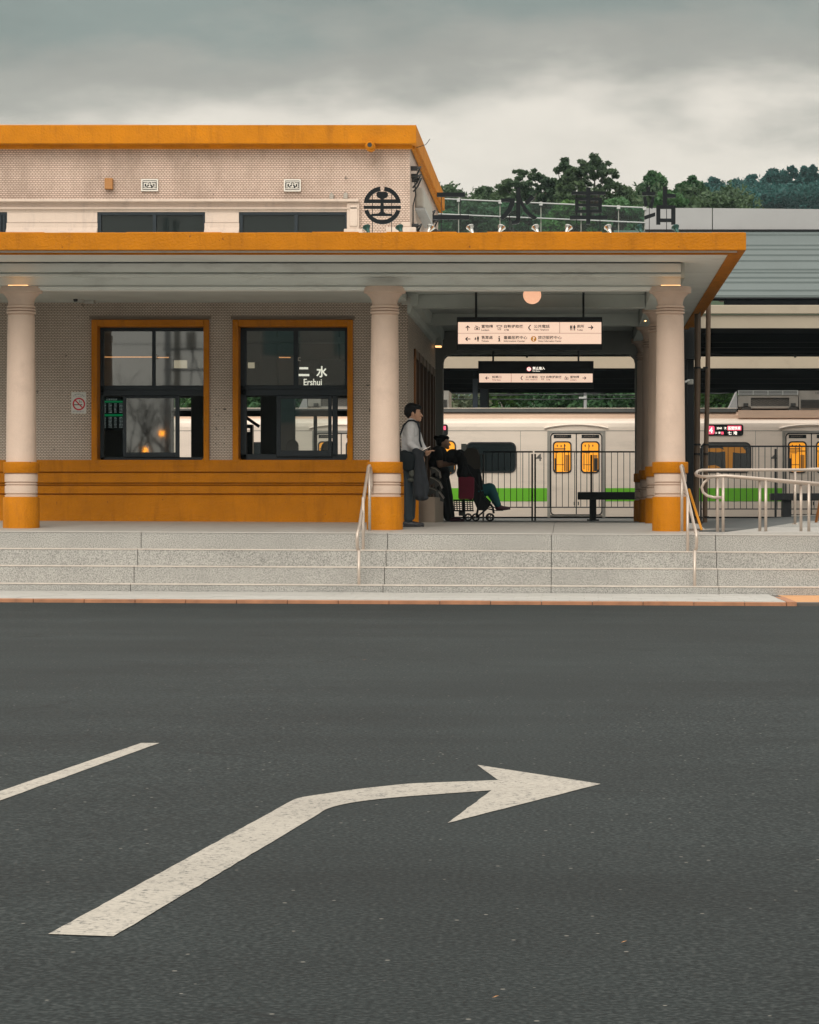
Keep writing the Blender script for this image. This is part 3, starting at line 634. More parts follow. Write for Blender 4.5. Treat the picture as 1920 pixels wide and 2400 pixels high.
# columns
def column(cx, cy, lit=True):
    K = YC/F; c = thing('column', '', '', (cx, cy, 0)); del c['label']; del c['category']; c.parent = bld; c.location = Vector((cx, cy, 0))-wloc(bld)
    zz = lambda py: Z(py, YC)
    b = MB(); b.lathe([(35.5*K, zz(1100)), (35*K, zz(1060)), (33.5*K, zz(900)), (31.5*K, zz(740)), (29.3*K, zz(737)), (33.8*K, zz(735.2)), (34.2*K, zz(731.8)), (28.8*K, zz(730.2)), (33.8*K, zz(728.3)), (33.8*K, zz(725.2)), (28.8*K, zz(723.7)), (33.3*K, zz(721.8)), (33*K, zz(717.8)), (29.4*K, zz(716)), (30.2*K, zz(708)), (32.4*K, zz(701)), (36.5*K, zz(695)), (41*K, zz(690.5)), (42*K, zz(688.5)), (48.6*K, zz(687)), (49.3*K, zz(684)), (49.5*K, zz(675)), (48.5*K, zz(673)), (30*K, zz(672.6))], cx, cy, 40)
    b.build('shaft', 'column_paint', c, smooth=True).modifiers.new('e', 'EDGE_SPLIT').split_angle = R(28)
    b = MB(); b.lathe([(37.5*K, zz(1165)), (38.3*K, zz(1160.5)), (34*K, zz(1158.5)), (38*K, zz(1156)), (38*K, zz(1139)), (33.8*K, zz(1137)), (37.6*K, zz(1135.3)), (37.6*K, zz(1133)), (33.8*K, zz(1131.2)), (38.2*K, zz(1129)), (38.3*K, zz(1112)), (36.6*K, zz(1109))], cx, cy, 40)
    b.build('drum', 'column_paint', c, smooth=True).modifiers.new('e', 'EDGE_SPLIT').split_angle = R(28)
    b = MB(); b.lathe([(41.3*K, zz(1109)), (42.3*K, zz(1107.5)), (42.3*K, zz(1084.5)), (41*K, zz(1083)), (33*K, zz(1082.8))], cx, cy, 40); b.build('band', 'orange_stucco', c, smooth=True).modifiers.new('e', 'EDGE_SPLIT').split_angle = R(40)
    b = MB(); b.lathe([(42.5*K, -.10), (42.3*K, zz(1167)), (41*K, zz(1165)), (36*K, zz(1164.5))], cx, cy, 40); b.build('plinth', 'orange_stucco', c, smooth=True).modifiers.new('e', 'EDGE_SPLIT').split_angle = R(40)
    if lit:
        b = MB(); b.box(cx-.13, cx+.13, cy-.245, cy-.18, zz(673)+.001, zz(671.2)); b.build('cap_light', 'cap_lit', c)
    return c
for px in (50, 902): column(X(px, YC), YC, px == 50)
for px in (-802,): column(X(px, YC), YC)
for yy in (YC, 42.33, 46.17, 50.0): column(X(1571, YC), yy, yy == YC)
# upper storey
Yu = YW
zr0, zr1, zr2 = Z(350, Yu), Z(336, 41.2), Z(292.8, 41.2)
b = MB(); b.box(XL, XC-.001+.03, Yu, Yu+.3, zt1-.1, zr0+.1); b.box(XC-.27, XC+.03, Yu+.3, YB+.3, zt1-.1, zr0+.1); b.build('upper_wall', 'mosaic_upper', bld)
XR = X(976, 41.2)
q = MB(); q.box(XL, XR, 41.2, 41.5, zr1, zr2); q.box(XR-.3, XR, 41.5, YB+.4, zr1, zr2); q.build('roof_fascia', 'orange_stucco', bld, bevel=.008)
q = MB(); q.box(XL, XR-.07, 41.34, 41.498, zr0, zr1-.001); q.box(XR-.09, XR-.04, 41.498, YB+.38, zr0, zr1-.001); q.build('roof_lip', 'orange_stucco', bld)
q = MB(); q.box(XL, XR-.3, 41.5, YB+.4, zr1+.02, zr2-.1); q.build('roof_slab', 'parapet_white', bld)
q = MB(); x = XL
while x < XR-.5:
    L_ = random.uniform(.6, 2.6); q = MB(); q.box(x, min(x+L_, XR-.3), 41.22, 41.4, zr2, zr2+random.choice((.004, .008, .012))); x += L_+random.uniform(.1, .4); q.build('roof_coping', 'pale_plaster', bld)
# clerestory: white surround band with windows
Yb = Yu-.06
b = MB()
prof = [(Yb-.09, Z(468, Yb)), (Yb-.09, Z(473.5, Yb)), (Yb+.02, Z(475, Yb)), (Yb+.02, Z(486.5, Yb)), (Yb-.05, Z(487.5, Yb)), (Yb-.05, Z(490, Yb)), (Yb+.01, Z(491, Yb)), (Yb+.01, Z(497, Yb)), (Yu, Z(497, Yb)), (Yu, Z(468, Yb))]
b.runx([(y-.02, z) for y, z in prof], XL, X(842, Yb)); b.build('clerestory_head', 'pale_plaster', bld)
def pier(p0, p1, line=True):
    q = MB(); z0 = zt1-.05; zm = Z(522, Yb)
    q.pbox(p0, p1, 497.3, 521.5, Yb-.015, .1); q.box(X(p0, Yb), X(p1, Yb), Yb, Yb+.1, z0, Z(521.7, Yb))
    q.runx([(Yb-.02, Z(523, Yb)), (Yb-.02, Z(533, Yb)), (Yb-.06, Z(541, Yb)), (Yb-.10, Z(546, Yb)), (Yb-.10, z0), (Yb+.1, z0), (Yb+.1, Z(523, Yb))], X(p0-1, Yb), X(p1+1, Yb)); return q
pier(17, 228).build('clerestory_pier', 'pale_plaster', bld); pier(481, 560).build('clerestory_pier', 'pale_plaster', bld); pier(-260, -3).build('clerestory_pier', 'pale_plaster', bld)
q = MB(); q.pbox(813, 842, 474.5, 560, Yb-.05, .1); q.pbox(819, 838, 480, 530, Yb-.07, .1); q.pbox(806, 850, 536, 570, Yb-.08, .1); q.build('clerestory_jamb', 'pale_plaster', bld, bevel=.01)
for p0, p1 in ((-3, 17), (228, 481), (560, 813)):
    q = MB(); q.pbox(p0, p1, 497, 503.5, Yb-.0, .06); q.pbox(p0, p0+9, 503, 580, Yb, .06); q.pbox(p1-4, p1, 503, 580, Yb, .06); m_ = p0+(p1-p0)*.53; q.pbox(m_-4, m_+4, 503, 580, Yb, .06)
    w = q.build('clerestory_window', 'window_frame', bld)
    q = MB(); q.quad(P(p0, 590, Yb+.04), P(p1, 590, Yb+.04), P(p1, 500, Yb+.04), P(p0, 500, Yb+.04)); q.build('pane', 'dark_glass', w)
    q = MB(); q.quad(P(p0, 590, Yb+.058), P(p1, 590, Yb+.058), P(p1, 497, Yb+.058), P(p0, 497, Yb+.058)); q.build('blind', 'interior_dark', w)
q = MB(); q.pbox(905, 975, 532, 560, Yb-.05, .1); q.pbox(940, 962, 520, 532, Yb+.02, .05); q.build('corner_foot', 'pale_plaster', bld, bevel=.01)
# wall fittings of the upper storey
for i, (a, c) in enumerate(((331, 419.5), (665.6, 420))):
    q = MB(); w_, h_ = 39.5, 28.5
    q.pbox(a, a+w_, c, c+3, Yu-.04, .04).pbox(a, a+w_, c+h_-3, c+h_, Yu-.04, .04).pbox(a, a+3, c+3, c+h_-3, Yu-.04, .04).pbox(a+w_-3, a+w_, c+3, c+h_-3, Yu-.04, .04)
    q.pbox(a+4, a+w_-4, c+5, c+7, Yu-.035, .03).pbox(a+4, a+w_-4, c+h_-7, c+h_-5, Yu-.035, .03)
    for u0, u1, v0, v1 in ((6, 8, 9, 20), (8, 14, 9, 11), (12, 14, 11, 16), (15, 17, 7, 14), (15, 23, 17, 19.5), (19, 21, 9, 17), (23, 25, 7, 14), (26, 28, 11, 16), (26, 32, 9, 11), (31.5, 33.5, 9, 20), (9, 13, 18, 20), (27, 31, 18, 20)):
        q.pbox(a+u0, a+u1, c+v0, c+v1, Yu-.035, .03)
    v = tag(q.build('wall_vent', 'white_paint', loc=P(a+20, c+14, Yu-.04)), ['white fretwork vent plate right of the rusty orange block', 'white fretwork vent plate nearer the round emblem'][i], 'vent')
    q = MB(); q.pbox(a+1, a+w_-1, c+1, c+h_-1, Yu-.008, .006); q.build('backing', 'interior_dark', v)
q = MB(); q.pbox(245, 264, 417, 443, Yu-.09, .09); tag(q.build('junction_block', 'leaf_litter', bevel=.01, loc=P(254, 430, Yu)), 'small rusty orange block on the tiled upper wall', 'junction box')
for i, (a, c) in enumerate(((777, 460), (810, 459))):
    q = MB(); q.pbox(a-5, a+5, c-6, c+7, Yu-.07, .07); q.pbox(a-2, a+2, c-9, c-5, Yu-.05, .05); tag(q.build('wall_bracket', 'insulator_grey', bevel=.008, loc=P(a, c, Yu)), ['larger grey bracket on the ledge above the right clerestory window', 'smaller grey bracket on the ledge nearest the round emblem'][i], 'bracket')
sp = thing('roof_spout', 'round orange rainwater spout with a black mouth under the roof edge', 'spout', P(868, 342, 41.2))
q = MB(); c = P(868, 342, 41.2)
q.tube([c+Vector((0, .15, 0)), c+Vector((0, -.06, 0))], [.075, .075], 8).tube([c+Vector((0, -.06, 0)), c+Vector((0, -.12, 0))], [.06, .045], 12); q.build('flange', 'orange_stucco', sp)
q = MB(); q.tube([c+Vector((0, -.121, 0)), c+Vector((0, -.124, 0))], .034, 12); q.build('mouth', 'rubber', sp)

# ------------------------------------------------------------------ hall behind the windows
hall = thing('waiting_hall', 'dark waiting hall seen through the porch windows', 'hall', (-6, 45, 0), kind='structure'); del hall['category']; del hall['label']
YH = 47.5
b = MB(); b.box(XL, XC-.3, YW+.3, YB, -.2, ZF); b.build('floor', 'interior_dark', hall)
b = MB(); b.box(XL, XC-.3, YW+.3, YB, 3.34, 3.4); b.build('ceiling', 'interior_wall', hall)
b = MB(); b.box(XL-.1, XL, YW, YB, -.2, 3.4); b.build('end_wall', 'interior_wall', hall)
# rear wall with openings towards the platform (picture coordinates on plane YH)
def hb(a0, a1, b0, b1, m, Y0=YH, d=.2): m.pbox(a0, a1, b0, b1, Y0, d)
holes = [(404, 439, 843, 865), (463, 467, 843, 865), (475, 483, 843, 865), (578, 597, 848, 864), (602, 604.5, 848, 864), (404, 448, 932, 1075), (474, 483, 978, 1005), (573, 611, 930, 1075), (690, 905, 932, 1100)]
def grid_wall(m, holes, x0, x1, y0, y1, Y0, d):
    xs = sorted({x0, x1, *[h[0] for h in holes], *[h[1] for h in holes]}); ys = sorted({y0, y1, *[h[2] for h in holes], *[h[3] for h in holes]})
    for i in range(len(xs)-1):
        j = 0
        while j < len(ys)-1:
            cx = (xs[i]+xs[i+1])/2
            def solid(jj): cy = (ys[jj]+ys[jj+1])/2; return not any(h[0] < cx < h[1] and h[2] < cy < h[3] for h in holes)
            if not solid(j): j += 1; continue
            k_ = j
            while k_+1 < len(ys)-1 and solid(k_+1): k_ += 1
            m.pbox(xs[i], xs[i+1], ys[j], ys[k_+1], Y0, d); j = k_+1
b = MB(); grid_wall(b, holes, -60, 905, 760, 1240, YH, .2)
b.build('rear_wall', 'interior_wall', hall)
q = MB(); hb(404, 448, 962, 976, q, YH-.05, .05); hb(573, 611, 962, 976, q, YH-.05, .05); hb(690, 905, 961.5, 976, q, YH-.05, .05); hb(735, 743, 976, 1100, q, YH-.05, .06); hb(782, 790, 932, 1100, q, YH-.05, .05); q.build('transom', 'window_frame', hall)
for a0, a1, yy in ((120, 356, 837), (366, 396, 838), (611, 681, 838), (735, 812, 797)):
    q = MB(); q.pbox(a0, a1, yy-1.5, yy+.8, YH-.3, .02); q.build('cove_light', 'cove_lit', hall)
    q = MB(); q.pbox(a0-2, a1+2, yy-6, yy-1.6, YH-.34, .34); q.build('cove', 'interior_wall', hall)
q = MB(); q.pbox(611, 649, 700, 1240, YH-1.2, .35); q.build('pillar', 'interior_wall', hall, bevel=.01)
q = MB(); q.pbox(575, 905, 790, 803, 44.5, .25); q.build('beam', 'interior_wall', hall)
sg = thing('hall_name_sign', 'black hanging sign with white 二水 Ershui lettering behind the right window', 'sign', P(760, 880, 45))
q = MB(); q.pbox(690, 812, 842, 912, 45, .08); q.build('board', 'sign_black', sg)
for a in (700, 795): q = MB(); q.tube([P(a, 842, 45.04), P(a, 700, 45.04)], .012, 6); q.build('rod', 'dark_steel', sg)
q = MB(); q.pbox(702, 722.5, 860.5, 865.5, 44.99, .008).pbox(699.5, 725, 876.5, 881.5, 44.99, .008); q.build('character_two', 'white_lit', sg)
text("水", 'character_water', 'white_lit', sg, 741.5, 767.5, 858, 884.5, 44.985, bold=.028)
text("Ershui", 'romanized_name', 'white_lit', sg, 712, 754.5, 888, 903.5, 44.985, bold=.014)
tb = thing('timetable_board', 'black train timetable board with green header bars behind the left window', 'timetable board', P(262, 970, 46.4))
q = MB(); q.pbox(205, 289.5, 930, 1008, 46.4, .06); q.build('board', 'sign_black', tb)
q = MB(); q.pbox(205, 289.5, 939.5, 943.5, 46.385, .012).pbox(205, 289.5, 970.5, 975.5, 46.385, .012); q.build('header_bar', 'board_green', tb)
text("火車時刻表", 'heading', 'board_text', tb, 249, 275, 934.3, 938.7, 46.38)
q = MB()
for y0 in (946, 977.5):
    for r_ in range(7 if y0 < 960 else 8):
        for cx, n_ in ((243, 5), (255, 7), (268, 4), (280, 8)):
            x = cx
            while x < cx+n_: q.pbox(x, x+random.choice((.7, 1.1, 1.5)), y0+r_*3.3, y0+r_*3.3+1.5, 46.388, .004); x += 1.9
tag(q.build('timetable_rows', 'board_text', tb), kind='stuff')
def seat(px, pw, lab, Y0=45.6, top=1030):
    t_ = thing('hall_chair', lab, 'chair', (X(px, Y0), Y0, ZF), 'rounded chairs in the hall')
    q = MB(); n_ = 10; pts = [(X(px-pw/2, Y0), .5), (X(px+pw/2, Y0), .5)]+[(X(px, Y0)+math.cos(a)*(X(px+pw/2, Y0)-X(px, Y0)), Z(top+pw*.5, Y0)+math.sin(a)*(pw*.5*Y0/F)) for a in [math.pi*i/n_ for i in range(n_+1)]]
    q.prism(pts, Y0, Y0+.05); q.build('backrest', 'interior_dark', t_, bevel=.01)
    q = MB(); q.box(X(px-pw/2, Y0), X(px+pw/2, Y0), Y0-.4, Y0, .52, .58); q.build('seat', 'interior_dark', t_)
    for a in (-1, 1):
        for d_ in (-.37, -.03): q = MB(); q.tube([(X(px, Y0)+a*.1, Y0+d_, .52), (X(px, Y0)+a*.11, Y0+d_, ZF)], .012, 6); q.build('leg', 'dark_steel', t_)
seat(685.5, 28, 'dark chair with a rounded back, left one behind the right window'); seat(771, 38, 'wider dark chair with a rounded back, right one behind the right window', 46.2, 1033)
tk = thing('ticket_gate', 'dark ticket gate arch with a slanting strut behind the right window', 'ticket gate', (X(585, 49), 49, ZF))
q = MB(); q.pbox(565, 592, 995, 1003, 48.9, .2).pbox(586, 592, 1003, 1226, 48.9, .2).pbox(565, 586, 1012, 1226, 48.95, .15); q.build('body', 'window_frame', tk)
q = MB(); q.tube([P(572, 975, 48.8), P(608, 1000, 48.8)], .03, 6); q.build('strut', 'dark_steel', tk)
#PART3
# ------------------------------------------------------------------ rooftop emblem, letters and spotlights
YL = 37.35
em = thing('railway_emblem', 'dark round railway emblem standing on the porch roof before the tiled wall', 'emblem', P(896, 545, YL))
def arc_pts(cx, cy, r0, r1, a0, a1, n=16):
    A = [R(a0+(a1-a0)*i/n) for i in range(n+1)]
    return [(cx+r1*math.cos(a), cy-r1*math.sin(a)) for a in A]+[(cx+r0*math.cos(a), cy-r0*math.sin(a)) for a in reversed(A)]
D_ = .06
q = MB(); ex, ey, r1, r0 = 896, 481, 44, 34.5
q.pprism(arc_pts(ex, ey, r0, r1, 97, 163), YL, D_).pprism(arc_pts(ex, ey, r0, r1, 17, 83), YL, D_)
q.pprism([(852.6, 475.5), (939.4, 475.5), (938, 467.5), (854, 467.5)], YL+.001, D_-.002)
q.build('upper_ring', 'letter_steel', em)
q = MB(); q.pprism(arc_pts(ex, ey, r0, r1, 197, 343), YL, D_); q.pprism([(852.4, 482), (939.6, 482), (939, 489), (853, 489)], YL+.001, D_-.002); q.build('lower_ring', 'letter_steel', em)
q = MB(); q.pprism([(882.5, 452), (886, 449.5), (905, 449.5), (909, 452), (909, 459), (905, 463), (900, 464.5), (899, 467.5), (892, 467.5), (891, 464.5), (886, 463), (882.5, 459)], YL+.002, D_-.004)
q.pprism([(892, 475.6), (899, 475.6), (899, 481.9), (892, 481.9)], YL+.002, D_-.004)
q.pprism([(892, 489.1), (899, 489.1), (900, 497), (905, 500), (919, 501), (921, 506), (869, 506), (871, 501), (886, 500), (891, 497)], YL+.002, D_-.004); q.build('rail_section', 'letter_steel', em)
for a in (873, 918): q = MB(); q.pbox(a-.8, a+.8, 446, 546, YL+.065, .02); q.build('support_post', 'dark_steel', em)
def char(name, label, strokes, posts, base=546):
    xs_ = [p[0] for s_ in strokes for p in s_]
    o = thing(name, label, 'sign letter', P(sum(xs_)/len(xs_), base, YL), 'black station name characters on the porch roof')
    for i, s_ in enumerate(strokes):
        q = MB(); q.pprism(s_, YL+.0012*i, .06); q.build('stroke', 'letter_steel', o)
    for a, t in posts: q = MB(); q.pbox(a-.8, a+.8, t, base, YL+.075, .02); q.build('support_post', 'dark_steel', o)
rc = lambda x0, x1, y0, y1: [(x0, y0), (x1, y0), (x1, y1), (x0, y1)]
char('roof_character', 'black character 二, leftmost of the four on the porch roof', [rc(1024, 1090, 451, 461), rc(1014, 1099.5, 504, 514)], [(1034.5, 461), (1079, 461)])
char('roof_character', 'black character 水 standing on the porch roof, second from the left', [
    [(1210, 440), (1219.7, 440), (1219.7, 515), (1218, 521), (1213, 524), (1200, 525.5), (1200, 518), (1208, 516.5), (1210, 513)],
    [(1174.5, 465), (1207.5, 465), (1205, 481), (1198, 495), (1187, 508), (1179.5, 515), (1171.5, 509.5), (1181, 500), (1190, 488), (1195, 473), (1174.5, 473)],
    [(1246.5, 457), (1253.5, 464), (1235, 480.5), (1230.5, 473)],
    [(1219.8, 456), (1227, 476), (1236, 491), (1247, 502), (1259, 509), (1252.5, 515), (1240, 507), (1229, 496), (1219.8, 478)]], [(1194.5, 492), (1240, 500)])
char('roof_character', 'black character 車 before the big tree, third from the left on the porch roof', [
    rc(1374, 1384, 439.5, 525), rc(1339.5, 1420, 448.5, 456), rc(1348, 1411, 463, 470), rc(1348.5, 1410.5, 477, 483.5), rc(1349, 1410, 491.5, 498.5), rc(1348, 1356.5, 463.2, 498.3), rc(1402.5, 1411, 463.3, 498.2), rc(1336, 1424, 505, 513.5)], [(1351.5, 456), (1406.5, 456)])
char('roof_character', 'black character 站, rightmost of the four on the porch roof', [
    rc(1515, 1524.5, 438, 449), rc(1505, 1536.5, 449.2, 457.5), [(1507.5, 462), (1514.5, 461), (1518.5, 482), (1511, 485)], [(1527.5, 461), (1535, 462), (1529.5, 489), (1522, 486)], [(1510.5, 506), (1536, 497.5), (1536, 506), (1510.5, 514.5)],
    rc(1554, 1563.5, 437, 481), rc(1563.6, 1584, 454.5, 463), rc(1538.5, 1583.5, 481, 489), rc(1538.5, 1548, 489.1, 526), rc(1573.5, 1583.5, 489.1, 526), rc(1548.1, 1573.4, 512, 520)], [(1522, 458), (1562.5, 482)])
spots = [(861, 1), (938, 1), (1008, 0), (1104, 0), (1174, 0), (1257, 0), (1331, 0), (1427, 0), (1500, 1), (1585, 1)]
desc = ['dark green spotlight at the left foot of the round emblem', 'dark green spotlight at the right foot of the round emblem', 'silver spotlight on the porch roof by the corner of the upper wall', 'silver spotlight right of the two-bar character', 'silver spotlight under the left stroke of the second character', 'silver spotlight right of the second character', 'silver spotlight under the left end of the third character', 'silver spotlight right of the third character', 'dark green spotlight left of the last character', 'dark green spotlight under the right edge of the last character']
for i, (px, dk) in enumerate(spots):
    c = P(px, 537, YL-.28); o = thing('spotlight', desc[i], 'spotlight', P(px, 546, YL-.28), 'spotlights along the porch roof edge')
    sgn = 1 if px in (861, 1104, 1427, 1500, 1585, 938, 1257) else -1
    ax = Vector((.35*(-sgn), .45, .85)).normalized(); m_ = 'green_patina' if dk else 'chrome'
    q = MB(); q.tube([c-ax*.05, c-ax*.02, c+ax*.0, c+ax*.025, c+ax*.034, c+ax*.042], [.022, .026, .034, .05, .055, .053], 14); q.build('shade', m_, o, smooth=False)
    q = MB(); q.tube([c-ax*.075, c-ax*.05], [.018, .02], 10); q.build('neck', m_, o)
    q = MB(); q.box(c.x-.03, c.x+.03, c.y-.02, c.y+.02, zt1+.001, zt1+.03); q.build('foot', m_, o)
for i, (px, l) in enumerate(((1417, 'b'), (1547, 'a'))):
    pass
# side-wall electrics
el_ = thing('insulator_rack', 'dark cable insulators with looped wires on the side of the upper wall', 'insulators', P(975, 400, 42))
wx = XC+.03
q = MB(); random.seed(3)
for (y_, z_) in ((41.75, 5.32), (41.85, 5.22), (42.0, 5.18), (46.2, 5.15), (46.6, 5.1), (47.3, 5.12), (47.8, 5.0), (42.0, 4.5)):
    q = MB(); q.tube([(wx, y_, z_), (wx+.10, y_, z_)], .035, 8); q.tube([(wx+.10, y_, z_), (wx+.14, y_+.05, z_+.03), (wx+.08, y_+.15, z_-.08), (wx+.02, y_+.1, z_-.16)], .014, 5); q.build('insulator', 'cable', el_)
q = MB(); q.tube([(wx+.05, 41.9, 5.15), (wx+.06, 41.95, 4.95), (wx+.02, 42.0, 4.8), (wx+.02, 42.0, 4.45)], .010, 5); q.tube([(wx+.06, 42, 4.5), (wx+.1, 42.3, 4.42), (wx+.14, 42.8, 4.35), (wx+.12, 43.1, 4.24)], .022, 5)
q.tube([(wx+.1, 41.4, 5.58), (wx+.25, 41.2, 5.6), (XR+.19, 41.3, 5.69)], .005, 4)
q.build('cable', 'cable', el_)
bx = thing('meter_box', 'grey round-edged box hanging on the side of the upper wall', 'electric box', P(980, 437, 44))
q = MB(); q.box(wx, wx+.13, 42.9, 45.6, 4.86, 5.18); q.build('casing', 'insulator_grey', bx, bevel=.03)
q = MB(); q.box(wx, wx+.15, 42.85, 45.65, 4.83, 4.86); q.build('rim', 'parapet_white', bx)
cp = thing('conduit_pipes', 'two pale slanting conduit pipes at the foot of the upper side wall', 'pipes', P(985, 510, 42))
for dz in (0, .12):
    q = MB(); q.tube([(wx+.03, 42.2, 4.58-dz), (wx+.06, 46, 4.42-dz*2.2), (wx+.08, 49, 4.25-dz*2)], .028, 6); q.build('pipe', 'pale_plaster', cp)

# ------------------------------------------------------------------ hanging signs in the passage
def arrow(mb, cx, cy, s, d, Y0):
    th = s*.16
    def rot(p): a, c = p; return {'u': (cx+a, cy-c), 'l': (cx-c, cy-a), 'r': (cx+c, cy+a)}[d]
    for i, pl in enumerate(([(-th/2, -s/2), (th/2, -s/2), (th/2, s/2-.6), (-th/2, s/2-.6)], [(0, s/2), (-s*.42, s*.08), (-s*.42+th*.75, s*.08-th*.75), (0, s/2-th*1.5)], [(0, s/2), (s*.42, s*.08), (s*.42-th*.75, s*.08-th*.75), (0, s/2-th*1.5)])):
        mb.add([P(*rot(p), Y0-.0006*i) for p in pl], [(0, 1, 2, 3)])
def rects(mb, lst, Y0, d=.003):
    for i, (a0, a1, b0, b1) in enumerate(lst): mb.pbox(a0, a1, b0, b1, Y0-.0004*i, d)
def locker(mb, x, y, s, Y0):   # bag above a locker box
    rects(mb, [(x, x+s, y+s*.42, y+s*.5), (x, x+s, y+s*.92, y+s), (x, x+s*.08, y+s*.5, y+s*.92), (x+s*.92, x+s, y+s*.5, y+s*.92), (x+s*.28, x+s*.72, y+s*.62, y+s*.86), (x+s*.2, x+s*.7, y+s*.26, y+s*.34), (x+s*.2, x+s*.34, y+s*.1, y+s*.26)], Y0)
def atm(mb, x, y, s, Y0):
    rects(mb, [(x, x+s*1.15, y, y+s*.1), (x, x+s*.08, y+.1*s, y+s*.28), (x+s*1.07, x+s*1.15, y+.1*s, y+s*.28), (x, x+s*.25, y+s*.28, y+s*.36), (x+s*.9, x+s*1.15, y+s*.28, y+s*.36), (x+s*.25, x+s*.33, y+s*.2, y+s), (x+s*.82, x+s*.9, y+s*.2, y+s), (x+s*.33, x+s*.82, y+s*.92, y+s), (x+s*.5, x+s*.66, y+s*.35, y+s*.42), (x+s*.5, x+s*.56, y+s*.42, y+s*.55), (x+s*.5, x+s*.66, y+s*.53, y+s*.6), (x+s*.6, x+s*.66, y+s*.6, y+s*.72), (x+s*.5, x+s*.66, y+s*.7, y+s*.77)], Y0)
def phone(mb, x, y, s, Y0):
    n_ = 8; o = [(x+s*.5-s*.42*math.sin(math.pi*t/n_), y+s*t/n_) for t in range(n_+1)]; i_ = [(x+s*.5-s*.2*math.sin(math.pi*t/n_), y+s*.14+s*.72*t/n_) for t in range(n_, -1, -1)]
    mb.pprism(o+i_, Y0, .003); rects(mb, [(x+s*.34, x+s*.55, y, y+s*.2), (x+s*.34, x+s*.55, y+s*.8, y+s)], Y0-.0006)
def man_icon(mb, x, y, s, Y0):
    rects(mb, [(x-s*.07, x+s*.07, y, y+s*.16), (x-s*.17, x+s*.17, y+s*.19, y+s*.62), (x-s*.11, x-s*.02, y+s*.62, y+s), (x+s*.02, x+s*.11, y+s*.62, y+s)], Y0)
YS = 41.2
s1 = thing('guide_sign', 'large lit hanging direction sign with lockers, tickets and toilets, nearest under the porch', 'sign', P(1241, 745, YS), 'hanging direction signs')
q = MB(); q.pbox(1071, 1412, 743, 820, YS, .14); q.build('housing', 'sign_black', s1, bevel=.006)
q = MB(); q.pbox(1073.8, 1409.6, 755, 806, YS-.004, .005); q.build('light_panel', 'sign_lit', s1)
for a in (1116, 1367.5): q = MB(); q.pbox(a-2.6, a+2.6, 676, 743, YS+.05, .04); q.build('hanger', 'dark_steel', s1)
q = MB(); Yt = YS-.007; q.pbox(1073.9, 1409.5, 780.6, 781.4, Yt, .002).pbox(1311.6, 1312.5, 755.2, 780.5, Yt, .002); q.build('divider', 'sign_line', s1)
q = MB(); arrow(q, 1096.5, 768.8, 12.5, 'u', Yt); arrow(q, 1096.5, 794.5, 12.5, 'l', Yt); arrow(q, 1385, 767.5, 12.5, 'r', Yt); q.build('arrow', 'sign_text', s1)
q = MB(); locker(q, 1112.5, 761.5, 12, Yt); atm(q, 1164, 762, 11.5, Yt); phone(q, 1237, 761.5, 13, Yt)
man_icon(q, 1338.5, 761.5, 13, Yt); man_icon(q, 1346.5, 761.5, 13, Yt); rects(q, [(1342.2, 1342.9, 761, 775)], Yt)
man_icon(q, 1120.5, 787.5, 13, Yt); man_icon(q, 1114.5, 790, 7, Yt); rects(q, [(1112, 1117, 794, 795.5)], Yt-.001)
rects(q, [(1168.7, 1171.8, 788, 790.6), (1167.5, 1171.8, 792, 793.4), (1169, 1171.8, 793.4, 799), (1167.3, 1173.2, 799, 800.2)], Yt); q.build('pictogram', 'sign_text', s1)
q = MB(); q.pprism([(1251+6.6*math.cos(2*math.pi*i/24), 794.3+6.6*math.sin(2*math.pi*i/24)) for i in range(24)], Yt, .002); q.build('visitor_badge', 'sign_orange', s1)
text("?", 'badge_mark', 'sign_lit', s1, 1248.3, 1253.7, 789.3, 799.2, Yt-.001, bold=.03)
T1 = [("置物櫃", 1128.5, 1155.5, 761, 769), ("Lockers", 1128.5, 1147, 771.2, 775.6), ("自動提款機", 1181.5, 1226.5, 761, 769), ("ATM", 1181.5, 1192.5, 771.4, 775.4), ("公共電話", 1251.5, 1288.5, 760.8, 768.8), ("Public Telephone", 1251.5, 1286.5, 771.0, 775.8), ("廁所", 1352.5, 1369.5, 760.8, 768.6), ("Toilet", 1352.5, 1366.5, 771.2, 775.4),
      ("售票處", 1128.5, 1155, 787, 795.2), ("Tickets", 1128.5, 1145.5, 797.2, 801.4), ("臺鐵服務中心", 1181, 1236, 787, 795.2), ("Information Center", 1181, 1231, 797.2, 801.4), ("旅遊服務中心", 1261, 1316.5, 787, 795.2), ("Visitor Information Center", 1261, 1316, 797.2, 801.4)]
for tx, a, c, d_, e_ in T1: text(tx, 'lettering', 'sign_text', s1, a, c, d_, e_, Yt, bold=.014)
YS2 = 45.3
s2 = thing('guide_sign', 'smaller hanging sign with a No Entry line above a lit strip, behind the large sign', 'sign', P(1256, 846, YS2), 'hanging direction signs')
q = MB(); q.pbox(1121, 1391.5, 846, 910.5, YS2, .14); q.build('housing', 'sign_black', s2, bevel=.006)
q = MB(); q.pbox(1123.3, 1389.2, 875.6, 896.2, YS2-.004, .005); q.build('light_panel', 'sign_lit', s2)
for a in (1156, 1356): q = MB(); q.pbox(a-2.2, a+2.2, 775, 846, YS2+.05, .04); q.build('hanger', 'dark_steel', s2)
Yt = YS2-.007
q = MB(); q.pbox(1198, 1198.8, 875.8, 896, Yt, .002); q.build('divider', 'sign_line', s2)
q = MB(); arrow(q, 1142, 886, 9.5, 'l', Yt); arrow(q, 1370, 886, 9.5, 'r', Yt); q.build('arrow', 'sign_text', s2)
q = MB(); phone(q, 1219.5, 881, 10, Yt); atm(q, 1267, 881.5, 9, Yt); locker(q, 1323.5, 881, 9, Yt); q.build('pictogram', 'sign_text', s2)
